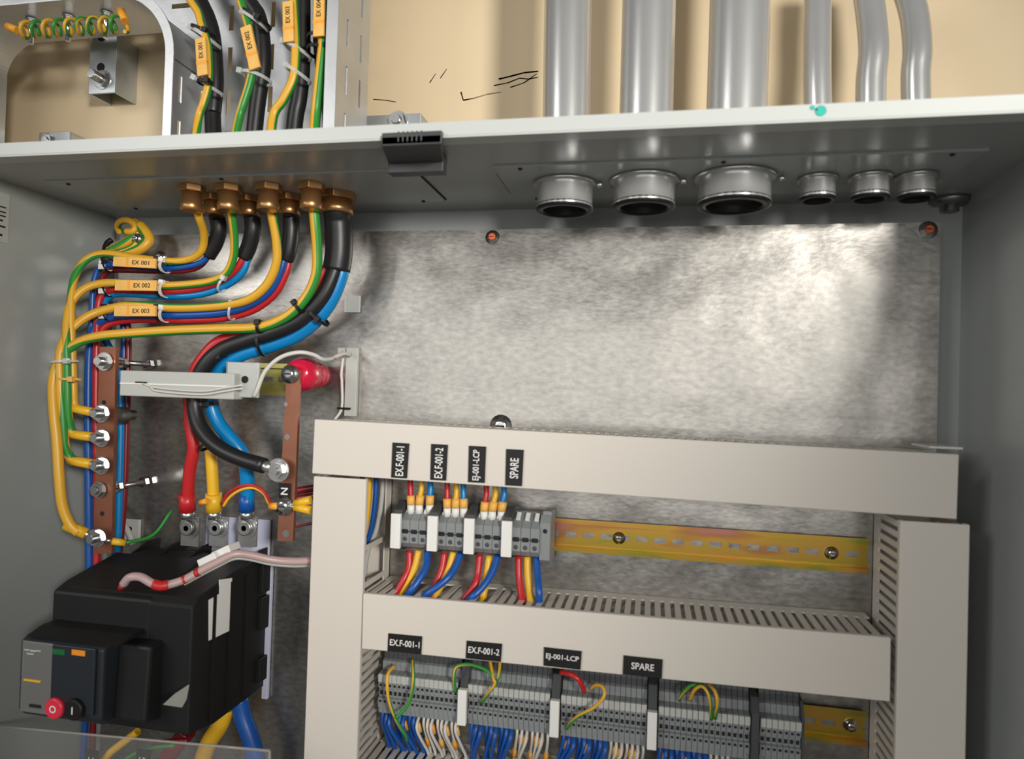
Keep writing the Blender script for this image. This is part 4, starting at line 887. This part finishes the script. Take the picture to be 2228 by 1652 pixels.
for k in range(N+1):
    th = math.pi/2*k/N; vs.append((cx+.070*math.cos(th), TB, cz+.070*math.sin(th)))
vs.append((TX0, TB, zt)); hb.add(vs+[(a, b+.0015, c) for a, b, c in vs], [tuple(range(1, len(vs))), tuple(range(2*len(vs)-1, len(vs), -1))])
hb.build('horizontal_bed', m_tray, tr)
# far drop at the picture's edge
lx = aY(12, 200, TB).x; f3 = MB(); slotted(f3, (lx, TB, TZ), Z_, V((0, -1, 0)), zt-.05-TZ, TB-TF, V((-1, 0, 0)), [.02, .056], .03, start=.012)
f3.box((lx-.17, TB, TZ), (lx, TB+.0015, zt)); vs = []
for k in range(N+1):
    th = math.pi/2*k/N
    for rr in (.05, .0515):
        for yy in (TB, TF): vs.append((lx+.05-rr*math.cos(th), yy, zt-.05+rr*math.sin(th)))
fs = []
for k in range(N):
    a = 4*k; fs += [(a, a+1, a+5, a+4), (a+2, a+6, a+7, a+3), (a, a+4, a+6, a+2), (a+1, a+3, a+7, a+5)]
f3.add(vs, fs); f3.build('far_drop', m_tray, tr)
for px in (70, 150, 232):
    c = aY(px, 22, -.075); MB().cyl(V((c.x, c.y, zt-.030)), V((c.x, c.y, zt+.01)), .0028, 10).lathe(V((c.x, c.y, zt-.001)), (0, 0, -1), [(0, .007), (.0015, .007), (.0016, .0055), (.007, .0055)], 6, 0, False).build('tray_bolt', m_steel, tr)
# bonding wire coiled along the tray
a, b2 = aY(42, 66, -.098), aY(272, 52, -.098); cw = []
N = 150; turns = 9.5
for k in range(N+1):
    t = k/N; th = 2*math.pi*turns*t; p = a+(b2-a)*t; cw.append(p+V((0, .0085*math.sin(th), .0085*math.cos(th))))
o = empty('coiled_bonding_wire', mid(a, b2), 'coiled green and yellow bonding wire with orange sleeved ends under the tray', 'bonding wire')
MB().tube(cw, .0021, 8, green=(60, 220), tw=1500, sub=1).build('coil', [m_gyy, m_gyg], o)
MB().tube([a+V((-.016, 0, .006)), a+V((-.002, 0, .0))], .0042, 10, sub=1).build('orange_sleeve', m_oran, o)
MB().tube([b2+V((-.010, .004, .018)), b2+V((-.002, .002, .004))], .0046, 10, sub=1).build('orange_sleeve', m_oran, o)
# strut brackets
def strut(o, x0, x1, z0, z1, yf, yb, horiz=False):
    t = .0025; m = MB(); m.box((x0, yf, z0), (x1, yf+t, z1))
    if horiz: m.box((x0, yf+t, z1-t), (x1, yb, z1)); m.box((x0, yf+t, z0), (x1, yb, z0+t)); m.box((x1-t, yf+t, z0+t), (x1, yb, z1-t))
    else: m.box((x0, yf+t, z0), (x0+t, yb, z1)); m.box((x1-t, yf+t, z0), (x1, yb, z1))
    m.build('channel', m_strut, o, bevel=.0006)
SY = .010; a, b2 = aY(192, 205, SY), aY(250, 205, SY)
o = empty('strut_bracket', (mid(a.x, b2.x), 0, a.z), 'upright grey strut bracket with a protruding bolt on the cream wall', 'bracket')
strut(o, a.x, b2.x, a.z, 1.945, SY, WY-.0005); cx_ = mid(a.x, b2.x)
c = aY(219, 146, SY-.0004); MB().lathe(c, (0, -1, 0), [(0, .0055), (.0003, .0055)], 16).build('slot', m_hole, o)
c = aY(221, 80, SY-.0004); MB().lathe(c, (0, -1, 0), [(0, .0060), (.0003, .0060)], 16).build('slot', m_hole, o)
bolt(o, aY(223, 174, SY), .0072, .014)
a, b2 = aY(5, 300, SY), aY(152, 285, SY)
o = empty('strut_bracket', (mid(a.x, b2.x), 0, 1.78), 'flat-lying grey strut behind the cabinet top, nearest the picture edge', 'bracket')
strut(o, -.80, b2.x, 1.745, b2.z, SY, WY-.0005, True); bolt(o, aY(106, 308, SY), .006, .002)
a, b2 = aY(800, 250, SY), aY(916, 246, SY)
o = empty('strut_bracket', (mid(a.x, b2.x), 0, 1.78), 'short grey strut end with a shiny bolt beside the cable tray', 'bracket')
strut(o, TX1-.05, b2.x, 1.745, b2.z, SY, WY-.0005, True); bolt(o, aY(866, 264, SY), .007, .004)


# ------------------------------------------------------------------ sub-parts: pieces that belong to one part of their thing
def adopt(part, kinds, host):
    k = lambda o: o.name.split('.')[0]
    for r in [o for o in COL.objects if o.parent is None]:
        hosts = [c for c in r.children if k(c) == host]
        if not hosts: continue
        for c in list(r.children):
            if k(c) in kinds: c.parent = hosts[0]
adopt('', ('off_button', 'on_button', 'orange_window', 'green_window'), 'front_panel')
adopt('', ('yellow_strip', 'lock_slot', 'worn_print'), 'clear_faceplate')
adopt('', ('black_bushing', 'bore'), 'nipple')
adopt('', ('lid_seam', 'print'), 'body')
for o in list(COL.objects):
    if o.name.split('.')[0] == 'lettering' and o.parent and 'label' in o.parent.keys():
        kk = {'name_tag': 'plate', 'letter_tag': 'plate', 'cable_marker': 'carrier', 'neutral_bar': 'letter_tag'}.get(o.parent.name.split('.')[0])
        h = [c for c in o.parent.children if kk and c.name.split('.')[0] == kk]
        if h: o.parent = h[0]
for t_, b_ in ((OFF_, 'off_button'), (ON_, 'on_button')):
    t_.parent = [o for o in COL.objects if o.name == 'front_panel'][0]
